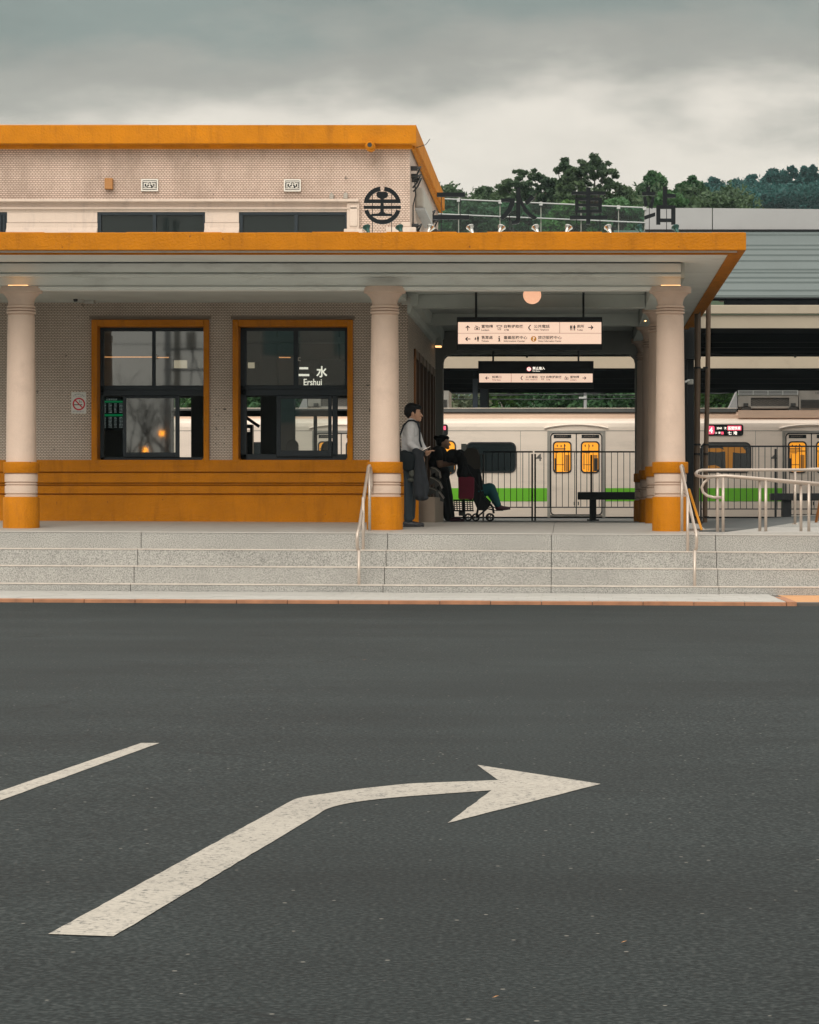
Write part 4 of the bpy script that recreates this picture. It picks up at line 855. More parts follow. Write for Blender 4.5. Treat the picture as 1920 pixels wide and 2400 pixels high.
for tx, a, c, d_, e_ in (("剪票口", 1153.5, 1175, 880.5, 886.8), ("Ticket Gates", 1153.5, 1174, 888.6, 891.8), ("公共電話", 1232, 1260.5, 880.5, 886.8), ("Public Telephone", 1232, 1260, 888.6, 891.8), ("自動提款機", 1280.5, 1316.5, 880.5, 886.8), ("ATM", 1280.5, 1289.5, 888.8, 891.6), ("置物櫃", 1336.5, 1357.5, 880.5, 886.8), ("Lockers", 1336.5, 1351.5, 888.6, 891.8)):
    text(tx, 'lettering', 'sign_text', s2, a, c, d_, e_, Yt, bold=.012)
text("禁止進入", 'lettering', 'white_lit', s2, 1248.5, 1277.5, 859.5, 866.5, Yt, bold=.016); text("No Entry", 'lettering', 'white_lit', s2, 1248.5, 1266, 868.2, 871.6, Yt, bold=.01)
q = MB(); q.pprism([(1240+5.1*math.cos(2*math.pi*i/20), 865+5.1*math.sin(2*math.pi*i/20)) for i in range(20)], Yt, .002); ne = q.build('no_entry_disc', 'white_lit', s2)
q = MB(); q.pprism(arc_pts(1240, 865, 3.9, 4.9, 0, 358, 22), Yt-.001, .001); q.build('red_ring', 'pink_lit', s2)
q = MB(); man_icon(q, 1240, 861.6, 6.6, Yt-.002); q.build('figure', 'sign_black', s2)
# lamps and small lights
gl = thing('globe_lamp', 'round glowing globe lamp under the passage ceiling', 'lamp', P(1247.5, 692, 40.9))
q = MB(); q.ball(P(1247.5, 691.5, 40.9), .130, 28, 16); q.build('globe', 'globe_lit', gl, smooth=True)
q = MB(); c = P(1247.5, 692, 40.9); q.tube([(c.x, c.y, c.z+.12), (c.x, c.y, 3.46)], .03, 10); q.build('stem', 'dark_steel', gl)
for i, (a, c, yy, lab) in enumerate(((1531, 700, 41.2, 'tiny warm lamp high behind the right front column'), (1513, 751, 44.5, 'tiny warm lamp lower down between the two middle right columns'))):
    p = P(a, c, yy); o = thing('eye_lamp', lab, 'lamp', p)
    q = MB(); q.ball(p, .013, 10, 6); q.build('bulb', 'spot_lit', o); q = MB(); q.box(p.x-.03, p.x+.03, p.y+.012, p.y+.06, p.z-.02, p.z+.05); q.build('holder', 'cctv_white', o)
p = P(1026, 800, 49.0); o = thing('wall_lantern', 'boxy wall lamp with a warm lower edge at the far left pier of the passage', 'lamp', p)
q = MB(); q.pbox(1019, 1036, 783, 810, 49.0, .3); q.build('casing', 'ceiling_paint', o, bevel=.01); q = MB(); q.pbox(1020, 1034, 810.2, 813, 49.02, .2); q.build('lamp_slot', 'cap_lit', o)
def cctv(px, py, Y0, lab, s=1):
    p = P(px, py, Y0); o = thing('security_camera', lab, 'camera', p)
    q = MB(); q.box(p.x-.06*s, p.x+.08*s, Y0-.06, Y0+.06, p.z-.05*s, p.z+.07*s); q.build('mount', 'cctv_white', o, bevel=.01)
    q = MB(); q.tube([p+Vector((-.02, -.08, .03)), p+Vector((-.14*s, -.2, -.01))], .026*s, 10); q.build('barrel', 'cctv_white', o); q = MB(); q.tube([p+Vector((-.14*s, -.2, -.01)), p+Vector((-.165*s, -.225, -.017))], .029*s, 10); q.build('lens', 'cable', o)
cctv(208, 703, 41.0, 'white security camera under the porch ceiling above the left window'); cctv(950, 706, 41.2, 'white security camera box beside the middle column capital', .9)
# no smoking notice
ns_ = thing('no_smoking_notice', 'white no smoking notice on the tile wall left of the windows', 'notice', P(185, 944, YW))
q = MB(); q.pbox(167.5, 202, 919, 969, YW-.006, .006); q.build('sheet', 'sticker_white', ns_)
q = MB(); q.pprism(arc_pts(185, 947, 11.4, 14.8, 0, 359, 40), YW-.008, .002); q.pprism([(174.8, 938.5), (177, 936.5), (195.3, 955.8), (193.3, 957.7)], YW-.0085, .002); q.build('prohibition_ring', 'sticker_red', ns_)
q = MB(); rects(q, [(173.8, 193, 947.6, 949.6)], YW-.0078, .001); rects(q, [(186, 187.2, 938, 944), (189.5, 190.7, 939.5, 945)], YW-.0079, .001); q.build('cigarette', 'sign_text', ns_)
for ch, a, c, rr in (("本", 173.3, 928, 35), ("場", 176.6, 925.4, 20), ("所", 180.7, 924.2, 8), ("禁", 185, 923.8, 0), ("止", 189.2, 924.6, -8), ("吸", 193.3, 926, -20), ("菸", 197, 928.4, -35)):
    text(ch, 'lettering', 'sticker_text', ns_, a-1.6, a+1.5, c-1.6, c+1.6, YW-.007, bold=.01)
text("No Smoking", 'lettering', 'sticker_text', ns_, 177.5, 192, 928.3, 930.2, YW-.007); text("禁菸 員林衛生所", 'lettering', 'sticker_text', ns_, 170.5, 198, 963, 966, YW-.007)

# ------------------------------------------------------------------ passage fence, benches, pillars, rails
def fence(px0, px1, pt, pb, Y0, lab, posts, step=14.4, name='railing_fence', off=7.2):
    o = thing(name, lab, 'fence', P((px0+px1)/2, 1222, Y0), 'dark bar fences along the platform')
    q = MB(); q.pbox(px0, px1, pt-1.8, pt+1.8, Y0, .035); q.build('top_rail', 'dark_steel', o)
    q = MB(); q.pbox(px0, px1, pb-1.2, pb+1.2, Y0, .03); q.build('bottom_rail', 'dark_steel', o)
    me = None; x = px0+off
    while x < px1-2:
        q = MB(); q.pbox(x-.75, x+.75, pt+1.9, pb-1.3, Y0+.01, .012)
        if me is None: first = q.build('baluster', 'dark_steel', o); me = first.data; x0_ = x
        else: link('baluster', me, o, (X(x, Y0)-X(x0_, Y0), 0, 0))
        x += step
    for a, t, w_ in posts: q = MB(); q.box(X(a-w_, Y0), X(a+w_, Y0), Y0-.03, Y0+.04, -.1, Z(t, Y0)); q.build('post', 'dark_steel', o)
fence(1132, 1249, 1059, 1189, 51.6, 'dark bar fence section behind the stroller, left of the double gate post', [(1133, 1064, 2), (1247.5, 1064, 2)])
fence(1253, 1500, 1059, 1189, 51.6, 'dark bar fence section in front of the train door', [(1254.5, 1064, 2), (1386, 1066, 2.2)], off=22)
fence(1642, 1960, 1046, 1193, 51.0, 'dark bar fence section on the right beyond the ramp rails', [(1818, 1052, 2.4), (1643, 1050, 2)])
def bench(px0, px1, py0, py1, leg, lab, Y0=55.5):
    o = thing('platform_bench', lab, 'bench', P((px0+px1)/2, 1215, Y0), 'black benches on the platform')
    q = MB(); q.pbox(px0, px1, py0, py1, Y0, .45); q.build('seat', 'sign_black', o, bevel=.012)
    q = MB(); q.box(X(leg[0], Y0), X(leg[1], Y0), Y0+.08, Y0+.36, .10, Z(py1, Y0)); q.build('leg', 'sign_black', o)
    q = MB(); q.box(X(leg[0]-6, Y0), X(leg[1]+6, Y0), Y0+.03, Y0+.41, .10, .13); q.build('foot', 'sign_black', o)
bench(1354, 1500, 1153, 1171, (1382, 1398), 'black slab bench on the platform behind the passage fence')
bench(1807, 1960, 1156, 1173, (1834, 1856), 'black slab bench on the platform behind the right-hand fence')
for a, w_, yy, m_, lab in ((1114, 6, 72.5, 'navy_steel', 'navy steel canopy post left of the lower hanging sign'), (1134, 9, 73.5, 'navy_steel', 'wider navy canopy post just right of the first one'), (1142, 4, 74.5, 'dark_steel', 'thin dark canopy post right of the two navy posts')):
    q = MB(); q.box(X(a-w_, yy), X(a+w_, yy), yy, yy+.12, .1, Z(863, 71.2)); o = q.build('canopy_post', m_, bevel=.01, loc=(X(a, yy), yy, .1)); tag(o, lab, 'post')
q = MB(); q.box(X(1604, 53), X(1627, 53), 53, 53.25, .0, 4.15); tag(q.build('canopy_post', 'dark_steel', bevel=.015, loc=(X(1616, 53), 53, 0)), 'thick black steel post right of the right front column', 'post')
q = MB(); q.pbox(1604, 1643, 745, 842, 52.6, .3); q.pbox(1604, 1612, 842, 1226, 52.7, .2); tag(q.build('cable_cabinet', 'sign_black', bevel=.01, loc=P(1620, 842, 52.6)), 'black cabinet box hung high on the thick black steel post', 'cabinet')
# drain pipes
for a, top, r_, lab in ((1634, 770, .052, 'brown drain pipe next to the thick black post'), (1655, 785, .041, 'thinner brown drain pipe in front of the train display')):
    yy = 48.0; o = thing('drain_pipe', lab, 'pipe', (X(a, yy), yy, .05), 'brown drain pipes')
    q = MB(); q.tube([(X(a+(1 if a < 1650 else 6), yy), yy, 4.0), (X(a+(1 if a < 1650 else 4), yy), yy, 2.6), (X(a-1, yy), yy, 1.0), (X(a-3, yy), yy, -.06)], r_, 12); q.build('pipe', 'brown_pipe', o)
    for pz in (860, 1040, 1062, 1210): q = MB(); q.tube([(X(a, yy)-.0, yy, Z(pz, yy)), (X(a, yy), yy, Z(pz+4, yy))], r_+.012, 12); q.build('clamp', 'dark_steel', o)
cctv(1617, 896, 47.5, 'small silver floodlight clamped to the black post', .7)
# handrails of the steps
def rail_obj(name, lab): return thing(name, lab, 'handrail', (0, 37, 0), 'pale metal handrails of the steps')
def stair_rail(px_top, xs, lab):
    o = thing('stair_handrail', lab, 'handrail', P(px_top, 1245, 38.0), 'pale metal handrails of the steps')
    A = lambda px, py, yy: P(px, py, yy)
    x0, x1, x2, x3 = xs
    q = MB(); q.tube([A(x0+4, 1150, 38.3), A(x0+5, 1138, 38.3), A(x0+4.5, 1110, 38.3), A(x0+3, 1097, 38.2), A(x0, 1091.5, 38.05), A(x0-2, 1094, 37.9), A(x1, 1232, 36.5), A(x1-2*x3, 1239, 36.4), A(x1-5*x3, 1250, 36.3), A(x1-6*x3, 1266, 36.3), A(x1-5*x3, 1284, 36.35), A(x1-1*x3, 1293, 36.4)], .0215, 10); q.build('rail', 'rail_paint', o, smooth=True)
    for a, t, bt, yy in ((x0+.5, 1095, 1247.5, 38.0), (x2, 1165, 1329, 36.85), (x1-1.5*x3, 1290, 1392+(x1-838)*.013, 36.15)):
        q = MB(); q.tube([A(a, t, yy), A(a, bt, yy)], .020, 10); q.build('post', 'rail_paint', o, smooth=True)
        q = MB(); q.tube([A(a, bt-2.5, yy), A(a, bt, yy)], .036, 10); q.build('foot', 'rail_paint', o)
stair_rail(866, (866, 843, 851.5, 1), 'pale metal stair handrail in front of the middle column')
stair_rail(1598, (1598, 1627, 1612, -1), 'pale metal stair handrail in front of the right column')
def tubeobj(o, pts, Y0, r_=.0215, name='rail'):
    q = MB(); q.tube([P(a, c, Y0+dy) for a, c, dy in pts], r_, 10); return q.build(name, 'rail_paint', o, smooth=True)
ra = thing('ramp_handrail', 'pale metal ramp handrail folding back at its left end', 'handrail', P(1780, 1248, 37.6))
Yr = 37.7
tubeobj(ra, [(1960, 1101.5, 1.2), (1660, 1101.5, 1.2), (1645, 1102, 1.2), (1635, 1105, 1.1), (1631, 1109.5, .9), (1633, 1114, .6), (1642, 1117, .3), (1660, 1117, 0), (1700, 1115, 0), (1960, 1137, 0)], Yr, .0225)
tubeobj(ra, [(1708, 1117, .12), (1686, 1113.5, .12), (1664, 1119, .12), (1650, 1131, .12), (1645, 1142, .12), (1648, 1154, .12), (1658, 1162, .12), (1672, 1165.5, .12), (1693, 1166, .12)], Yr, .0195)
tubeobj(ra, [(1708, 1117, .12), (1960, 1141, .12)], Yr, .0195)
for a, t, bt, dy in ((1682, 1108, 1246, .15), (1695, 1119, 1246, 0), (1781, 1121, 1245, .15), (1795, 1126, 1246.5, 0), (1877.5, 1130, 1247, .15), (1896, 1134, 1247.5, 0)):
    tubeobj(ra, [(a, t, dy), (a, bt, dy)], Yr, .0205, 'post')
rb = thing('ramp_handrail', 'second pale ramp handrail further back at the right edge', 'handrail', P(1900, 1230, 41))
tubeobj(rb, [(1875, 1102, 0), (1900, 1099.5, 0), (1960, 1098, 0)], 41.0, .021); tubeobj(rb, [(1863.5, 1103, 0), (1863.5, 1230, 0)], 41.0, .021, 'post'); tubeobj(rb, [(1857, 1229.5, 0), (1870, 1229.5, 0)], 41.0, .02, 'foot')
rw = thing('ramp', 'x', 'x', (3, 40, 0), kind='structure'); del rw['label']; del rw['category']
def wedge(pts, y0, y1, m_):
    q = MB(); q.add([P(a, c, y) for (a, c, y) in pts]+[P(a, c, y)-Vector((0, 0, .3)) for (a, c, y) in pts], [tuple(range(len(pts))), tuple(range(2*len(pts)-1, len(pts)-1, -1))]+[(i, len(pts)+i, len(pts)+(i+1) % len(pts), (i+1) % len(pts)) for i in range(len(pts))]); q.build('ramp_slab', m_, rw)
wedge([(1700, 1247.3, 37.36), (1960, 1247.6, 37.36), (1960, 1236, 39.5), (1793, 1235.5, 39.5)], 0, 0, 'floor_concrete')
wedge([(1800, 1235.3, 39.6), (1960, 1236, 39.6), (1960, 1220, 43), (1880, 1222, 43)], 0, 0, 'washed_granite')
wedge([(1638, 1244.5, 38.2), (1960, 1244.5, 38.2), (1960, 1206, 50.5), (1650, 1221, 50.5)], 0, 0, 'dark_floor')
# folding caution board seen edge-on
fb = thing('folding_board', 'orange folding floor board standing edge-on by the right column', 'floor sign', P(1626, 1243, 38.9))
q = MB(); q.tube([P(1614.5, 1146, 38.9), P(1645, 1242.5, 38.6)], .018, 4); q.tube([P(1614.5, 1146, 39.3), P(1645, 1242.5, 39.3)], .018, 4); q.add([P(1615, 1147, 38.9), P(1644, 1241, 38.6), P(1644, 1241, 39.3), P(1615, 1147, 39.3)], [(0, 1, 2, 3)]); q.build('panel', 'yellow_board', fb)
q = MB(); q.tube([P(1613.5, 1147, 38.9), P(1598, 1241, 39.1)], .016, 4); q.tube([P(1613.5, 1147, 39.3), P(1598, 1241, 39.3)], .016, 4); q.build('panel', 'yellow_board', fb)
fb2 = thing('folding_board', 'brownish orange folding board at the right edge behind the ramp rails', 'floor sign', P(1915, 1233, 42))
q = MB(); q.add([P(1925, 1160, 42), P(1908, 1234, 41.8), P(1914, 1234, 42.4), P(1930, 1160, 42.4)], [(0, 1, 2, 3)]); q.tube([P(1925, 1160, 42), P(1911, 1234, 41.9)], .02, 4); q.build('panel', 'timber_orange', fb2)

# ------------------------------------------------------------------ canopies, sloping roof, footbridge rail
def shed(name, lab, X0, X1, Y0, Y1, zlo, zhi, cat='canopy'):
    o = thing(name, lab, cat, ((X0+X1)/2, Y0, zlo))
    return o
c1 = thing('platform_canopy', 'beige edged platform canopy with a black underside to the right of the porch', 'canopy', (0, 53.5, 3.8))
xa, xb = -24, 14
q = MB(); q.box(xa, xb, 53.5, 53.62, Z(769, 53.5), Z(738, 53.5)); q.build('fascia_board', 'canopy_beige', c1)
q = MB(); q.box(xa, xb, 53.42, 53.6, Z(736, 53.5), Z(715.5, 53.5)); q.build('gutter', 'canopy_beige', c1, bevel=.01)
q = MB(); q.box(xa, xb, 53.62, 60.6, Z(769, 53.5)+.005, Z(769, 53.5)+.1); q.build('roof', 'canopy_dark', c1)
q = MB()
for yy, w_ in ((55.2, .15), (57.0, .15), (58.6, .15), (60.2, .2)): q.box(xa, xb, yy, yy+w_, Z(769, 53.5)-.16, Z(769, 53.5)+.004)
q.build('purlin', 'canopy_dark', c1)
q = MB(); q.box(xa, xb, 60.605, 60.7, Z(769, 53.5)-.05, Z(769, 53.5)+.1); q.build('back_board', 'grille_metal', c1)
c2 = thing('platform_canopy', 'farther beige edged platform canopy behind the train', 'canopy', (0, 71.2, 4))
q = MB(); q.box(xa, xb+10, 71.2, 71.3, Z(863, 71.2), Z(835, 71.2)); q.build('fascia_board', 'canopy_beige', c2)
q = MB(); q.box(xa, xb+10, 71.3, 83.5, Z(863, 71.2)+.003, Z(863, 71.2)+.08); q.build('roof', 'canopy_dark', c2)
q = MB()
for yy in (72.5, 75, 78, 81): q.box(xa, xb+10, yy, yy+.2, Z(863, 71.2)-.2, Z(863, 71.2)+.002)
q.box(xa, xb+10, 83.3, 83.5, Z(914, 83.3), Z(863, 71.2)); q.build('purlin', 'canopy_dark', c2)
for a in (-14.5, -9.2, 9.5, 15): q = MB(); q.box(a, a+.25, 77, 77.25, .1, Z(863, 71.2)); q.build('post', 'navy_steel', c2)
cb_ = thing('overhead_cable', 'black cable sagging below the right-hand canopy', 'cable', P(1780, 830, 58))
q = MB(); q.tube([P(a, 828+s_, 58) for a, s_ in ((1020, 6), (1060, 2), (1110, 4), (1160, 0), (1235, 2), (1300, -1), (1350, 3), (1420, 1), (1500, 4), (1560, 1), (1640, 0), (1662, 1), (1700, 3), (1780, 6), (1830, 4), (1862, 2), (1890, 4), (1960, 8))], .018, 6); q.build('cable', 'cable', cb_)
for a in (1235, 1864): q = MB(); q.pbox(a-2.5, a+2.5, 829, 838, 58, .05); q.build('clamp', 'cable', cb_)
q = MB()
for (pa, pb_, yy) in (((1030, 921, ), (1500, 926), 86), ((1150, 927), (1500, 918), 86.5), ((1030, 935), (1500, 934), 87), ((1640, 921), (1730, 920), 86)):
    q.tube([P(pa[0], pa[1], yy), P((pa[0]+pb_[0])/2, (pa[1]+pb_[1])/2+2, yy), P(pb_[0], pb_[1], yy)], .016, 5)
tag(q.build('catenary_wires', 'cable', loc=P(1260, 925, 86)), 'thin black wires crossing above the train roof', 'wires', kind='stuff')
# sloping sheet roof
sr = thing('sheet_roof', 'grey green sheet roof in long courses sloping up behind the porch', 'roof', (6, 58, 5))
Ya, Yb2 = 54.0, 62.0; za, zb = Z(697, Ya), Z(541, Yb2); bs = (zb-za)/(Yb2-Ya); as_ = za-bs*Ya
def slope_at(py): k = (VY-py)/F; Y = (as_-EYE)/(k-bs); return Y
cour = [697, 684, 665, 654, 642, 635, 614.5, 601, 587.5, 578, 553.5, 541]
for i in range(len(cour)-1):
    y0, y1 = slope_at(cour[i]), slope_at(cour[i+1]); z0, z1 = as_+bs*y0, as_+bs*y1
    x0 = X(1440, y0)
    q = MB(); q.runx([(y0, z0), (y0+.01, z0+.045), (y1+.02, z1+.012), (y1+.05, z1-.02), (y0+.03, z0-.0)], x0, 15); q.build('roof_course', 'roof_panel', sr)
    q = MB(); q.runx([(y0+.06, z0-.03), (y1, z1-.05), (y1, z1-.08), (y0+.06, z0-.06)], x0+.01, 15); q.build('purlin_strip', 'canopy_dark', sr)
q = MB(); q.box(X(1700, 54), 15, 54.02, 54.5, Z(716, 54), za-.02); q.build('eaves_gap_shade', 'canopy_dark', sr)  # black box fills the open gap under the eaves, standing in for shade
q = MB(); q.pbox(1600, 2400, 697.5, 700, 53.98, .02); q.build('eaves_trim', 'dark_steel', sr)
for a in (7.2, 12.5): q = MB(); q.box(a, a+.2, 54.6, 54.8, .1, za-.1); q.build('post', 'navy_steel', sr)
fbr = thing('footbridge', 'pale footbridge parapet with glass balustrade and two white rails behind the roof letters', 'footbridge', (0, 61, 5.8))
pz = lambda py: Z(py, 61.8)
q = MB(); q.box(X(1512, 61.8), X(1670, 61.8)-.01, 61.8, 61.95, pz(538), pz(487.5)); q.build('parapet_panel', 'parapet_white', fbr)
q = MB(); q.prism([(X(1670, 61.8)+.01, pz(538.5)), (X(1670, 61.8)+.01, pz(487.8)), (16, pz(501)), (16, pz(538.5))], 61.8, 61.95); q.build('parapet_panel', 'parapet_white', fbr)
q = MB(); q.box(X(1512, 61.8), 16, 61.7, 61.79, pz(542), pz(538.6)); q.build('edge_trim', 'dark_steel', fbr)
q = MB(); q.box(-24, 16, 62.0, 62.7, 5.6, 5.8); q.build('deck', 'canopy_dark', fbr)
for a in (-20, -8, 8, 14): q = MB(); q.box(a, a+.3, 62.2, 62.5, .1, 5.6); q.build('bridge_pier', 'parapet_white', fbr)
Yg = lambda a: 60+(a-1035)/(1512-1035)*1.8
for pl, pr in ((466, 487), (502, 522)):
    q = MB(); q.tube([P(960, pl-3.3, Yg(960)), P(1035, pl, Yg(1035)), P(1512, pr, Yg(1512))], .017, 8); q.build('rail', 'tin_rail', fbr)
gp = [940, 1075, 1172, 1268, 1362, 1450, 1511]
for i in range(len(gp)-1):
    a, c = gp[i], gp[i+1]; f = lambda px, k: P(px, {0: 467, 1: 575}[k]+(px-1035)*.044, Yg(px)+.03)
    q = MB(); q.quad(f(a+1, 1), f(c-1, 1), f(c-1, 0), f(a+1, 0)); q.build('glass_panel', 'teal_glass', fbr)
    q = MB(); q.pbox(c-1.2, c+1.2, 462+(c-1035)*.044, 580, Yg(c)+.05, .05); q.build('post', 'insulator_grey', fbr)
    q = MB(); q.pbox(c-4, c+4, 463+(c-1035)*.044, 471+(c-1035)*.044, Yg(c)-.03, .05); q.build('clamp', 'tin_rail', fbr)
#PART4
# ------------------------------------------------------------------ the train
YT = 67.0
tr = thing('commuter_train', 'stainless commuter train with a green stripe standing behind the platform fence', 'train', (0, YT, -.9))
KT = YT/F; zT = lambda py: Z(py, YT); TX0, TX1 = -24.0, 12.0
prof = [(YT, zT(1211)), (YT, zT(1000)), (YT+.01, zT(992)), (YT+.05, zT(986)), (YT+.13, zT(981)), (YT+.15, zT(980)), (YT+.16, zT(976)), (YT+.30, zT(966)), (YT+.5, zT(962)), (YT+1.4, zT(955)), (YT+2.4, zT(966)), (YT+2.8, zT(1000)), (YT+2.8, zT(1211))]
q = MB(); q.runx(prof[:6]+prof[10:], TX0, TX1); q.build('body', 'train_steel', tr)
q = MB(); q.runx([(YT+.14, zT(981)), (YT+.15, zT(972)), (YT+.22, zT(965)), (YT+1.4, zT(957)), (YT+2.4, zT(966)), (YT+2.4, zT(981))], TX0, TX1); q.build('roof', 'train_roof_steel', tr)
q = MB(); q.box(TX0, X(1727, YT), YT+.13, YT+.30, zT(965.5), zT(957.5)); q.build('gutter', 'train_gutter', tr)
q = MB(); q.box(X(1731, YT), TX1, YT+.08, YT+.25, zT(979), zT(961)); q.build('roof_panel', 'train_roof_steel', tr)
q = MB(); q.box(TX0, X(1727, YT), YT+.12, YT+.145, zT(956.9), zT(955.4)); q.build('gutter_lip', 'train_steel', tr)
q = MB(); q.box(TX0, TX1, YT+.05, YT+2.7, -.85, zT(1211.5)); q.build('underframe', 'rubber', tr)
doors = [1351-551*k for k in range(-1, 4)]
wins_t = [d_-200 for d_ in doors]+[doors[0]+351-.01]
# seam line, cut at the doors
q = MB(); s = MB()
edges = sorted(doors); xs0 = -500
for d_ in edges+[9999]:
    x1_ = min(d_-68.5, 2300)
    q.pbox(xs0, x1_, 1009, 1010.2, YT-.004, .006); s.pbox(xs0, x1_, 1144, 1175, YT-.005, .006); xs0 = d_+68.5
    if d_ == 9999: break
for c_ in (1040, 1220, 1490, 1590, 1771, 690, 930):
    q.pbox(c_-.35, c_+.35, 1010.5, 1143.5, YT-.003, .004)
q.build('seam', 'train_seam', tr); s.build('stripe', 'green_stripe', tr)
def rr(x0, x1, y0, y1, r_, n=5):
    pts = []
    for cx, cy, a in ((x1-r_, y0+r_, 0), (x0+r_, y0+r_, 90), (x0+r_, y1-r_, 180), (x1-r_, y1-r_, 270)):
        pts += [(cx+r_*math.cos(R(a+90*i/n)), cy-r_*math.sin(R(a+90*i/n))) for i in range(n+1)]
    return pts
def ringp(mb, o_, i_, Y0, d):   # ring between two outlines with equal counts
    n = len(o_); w = lambda p, y: P(p[0], p[1], y)
    vs = [w(p, Y0) for p in o_]+[w(p, Y0) for p in i_]+[w(p, Y0+d) for p in o_]+[w(p, Y0+d) for p in i_]
    fs = []
    for i in range(n):
        j = (i+1) % n; fs += [(i, j, n+j, n+i), (i, 2*n+i, 2*n+j, j), (n+i, n+j, 3*n+j, 3*n+i)]
    mb.add(vs, fs)
for k, c in enumerate(doors):
    q = MB(); q.pbox(c-68, c-61, 1009, 1213, YT-.02, .03).pbox(c+61, c+68, 1009, 1213, YT-.02, .03).pbox(c-60.9, c+60.9, 1009, 1014.5, YT-.02, .03)
    D = q.build('door', 'train_roof_steel' if 0 else 'grille_metal', tr)
    q = MB(); ringp(q, rr(c-61, c+61, 1014.5, 1208, 9), rr(c-58.5, c+58.5, 1017, 1205.5, 8), YT-.012, .02); q.build('seal', 'rubber', D)
    for sgn in (-1, 1):
        x0, x1 = (c-58.4, c-1.2) if sgn < 0 else (c+1.2, c+58.4)
        q = MB(); q.pprism(rr(x0, x1, 1017.2, 1205, 2.5, 3), YT-.006, .006); q.build('leaf', 'train_steel', D)
        w0, w1 = (c-55, c-11) if sgn < 0 else (c+10.5, c+54.5)
        q = MB(); ringp(q, rr(w0, w1, 1034, 1109, 9), rr(w0+3.2, w1-3.2, 1037.2, 1105.8, 7), YT-.02, .016); q.build('window_seal', 'rubber', D)
        q = MB(); q.add([P(a, b_, YT-.012) for a, b_ in rr(w0+3.2, w1-3.2, 1037.2, 1105.8, 7)], [tuple(range(24))][:1]); q.build('glazing', 'train_inside', D)
        q = MB(); q.pbox(w0+5, w0+12+5*((k+sgn) % 3), 1060, 1062.5, YT-.0135, .001).pbox(w0+4, w1-14, 1052+sgn*2, 1054, YT-.0137, .001).pbox(w1-15, w1-5, 1066, 1105, YT-.0139, .001).pbox(w0+6, w0+9, 1064, 1100, YT-.0141, .001).pbox(w0+5, w1-18, 1088, 1090, YT-.0136, .001); q.build('interior_fittings', 'train_inside_dim', D)
        q = MB(); q.pbox(w0+3.4, w1-3.4, 1056, 1058.2, YT-.0143, .001).pbox(w0+(18 if sgn > 0 else 26), w0+(19.6 if sgn > 0 else 28), 1040, 1104, YT-.0145, .001).pbox((w1-13) if sgn > 0 else (w0+4), (w1-4) if sgn > 0 else (w0+9), 1074, 1104, YT-.0147, .001)
        for hh in range(3): q.pbox(w0+9+hh*9, w0+11.5+hh*9, 1042+hh % 2, 1047+hh % 2, YT-.0149, .001)
        q.build('interior_shapes', 'rubber', D)
        q = MB(); q.pbox(w0+2, w1-1, 1018.8, 1026.8, YT-.011, .005); q.build('plate', 'sign_black', D)
        text("請勿倚靠車門", 'plate_lettering', 'sign_line', D, w0+7, w1-10, 1020.8, 1024.8, YT-.0115)
    q = MB(); n_ = 12; up = [(c-75+150*i/n_, 1003.5-8.5*math.sin(math.pi*i/n_)**.8) for i in range(n_+1)]; q.tube([P(a, b_, YT-.03) for a, b_ in up], .022, 6); q.build('rain_hood', 'train_steel', D)
    q = MB(); q.pbox(c-1.2, c+1.2, 1017, 1205, YT-.009, .004); q.pbox(c-6, c-3.5, 1176, 1184, YT-.012, .004).pbox(c+3.5, c+6, 1176, 1184, YT-.012, .004); q.build('meeting_edge', 'rubber', D)
    q = MB(); q.pbox(c-61, c+61, 1207, 1210, YT-.03, .03); q.build('threshold', 'chrome', D)
    text("4", 'car_number', 'train_seam', tr, c-95, c-81, 1063.5, 1080.5, YT-.006, bold=.015)
for k, c in enumerate(wins_t):
    x0, x1 = c-59, c+59
    q = MB(); ringp(q, rr(x0, x1, 1036, 1108, 14), rr(x0+3, x1-3, 1039, 1105, 12), YT-.02, .03); wf = q.build('window', 'rubber', tr)
    lit = abs(c-1702) < 3
    q = MB(); q.add([P(a, b_, YT-.010) for a, b_ in rr(x0+3, x1-3, 1039, 1105, 12)], [tuple(range(24))]); q.build('glazing', 'train_glass', wf)
    if lit:
        q = MB(); q.pprism([(c-54, 1058), (c-52, 1051), (c-15, 1050), (c-5, 1054), (c-3, 1058), (c-20, 1060)], YT-.012, .001).pprism([(c-8, 1047), (c+38, 1047), (c+46, 1056), (c+46, 1062), (c+30, 1062), (c+16, 1060), (c+15, 1098), (c-1, 1098), (c-2, 1060)], YT-.0125, .001).pprism([(c-50, 1092), (c-25, 1090), (c-12, 1096), (c-30, 1099), (c-52, 1099)], YT-.0122, .001); q.build('seat_row', 'train_inside_dim', wf)
q = MB(); ringp(q, rr(1030, 1069, 1032, 1112, 13), rr(1033.4, 1065.6, 1035.4, 1108.6, 10), YT-.02, .03); wf = q.build('end_door_window', 'rubber', tr)
q = MB(); q.add([P(a, b_, YT-.010) for a, b_ in rr(1033.4, 1065.6, 1035.4, 1108.6, 10)], [tuple(range(24))]); q.build('glazing', 'train_inside', wf)
q = MB(); q.pbox(1034, 1065, 1061, 1108, YT-.0125, .001); q.build('interior_fittings', 'train_glass', wf)
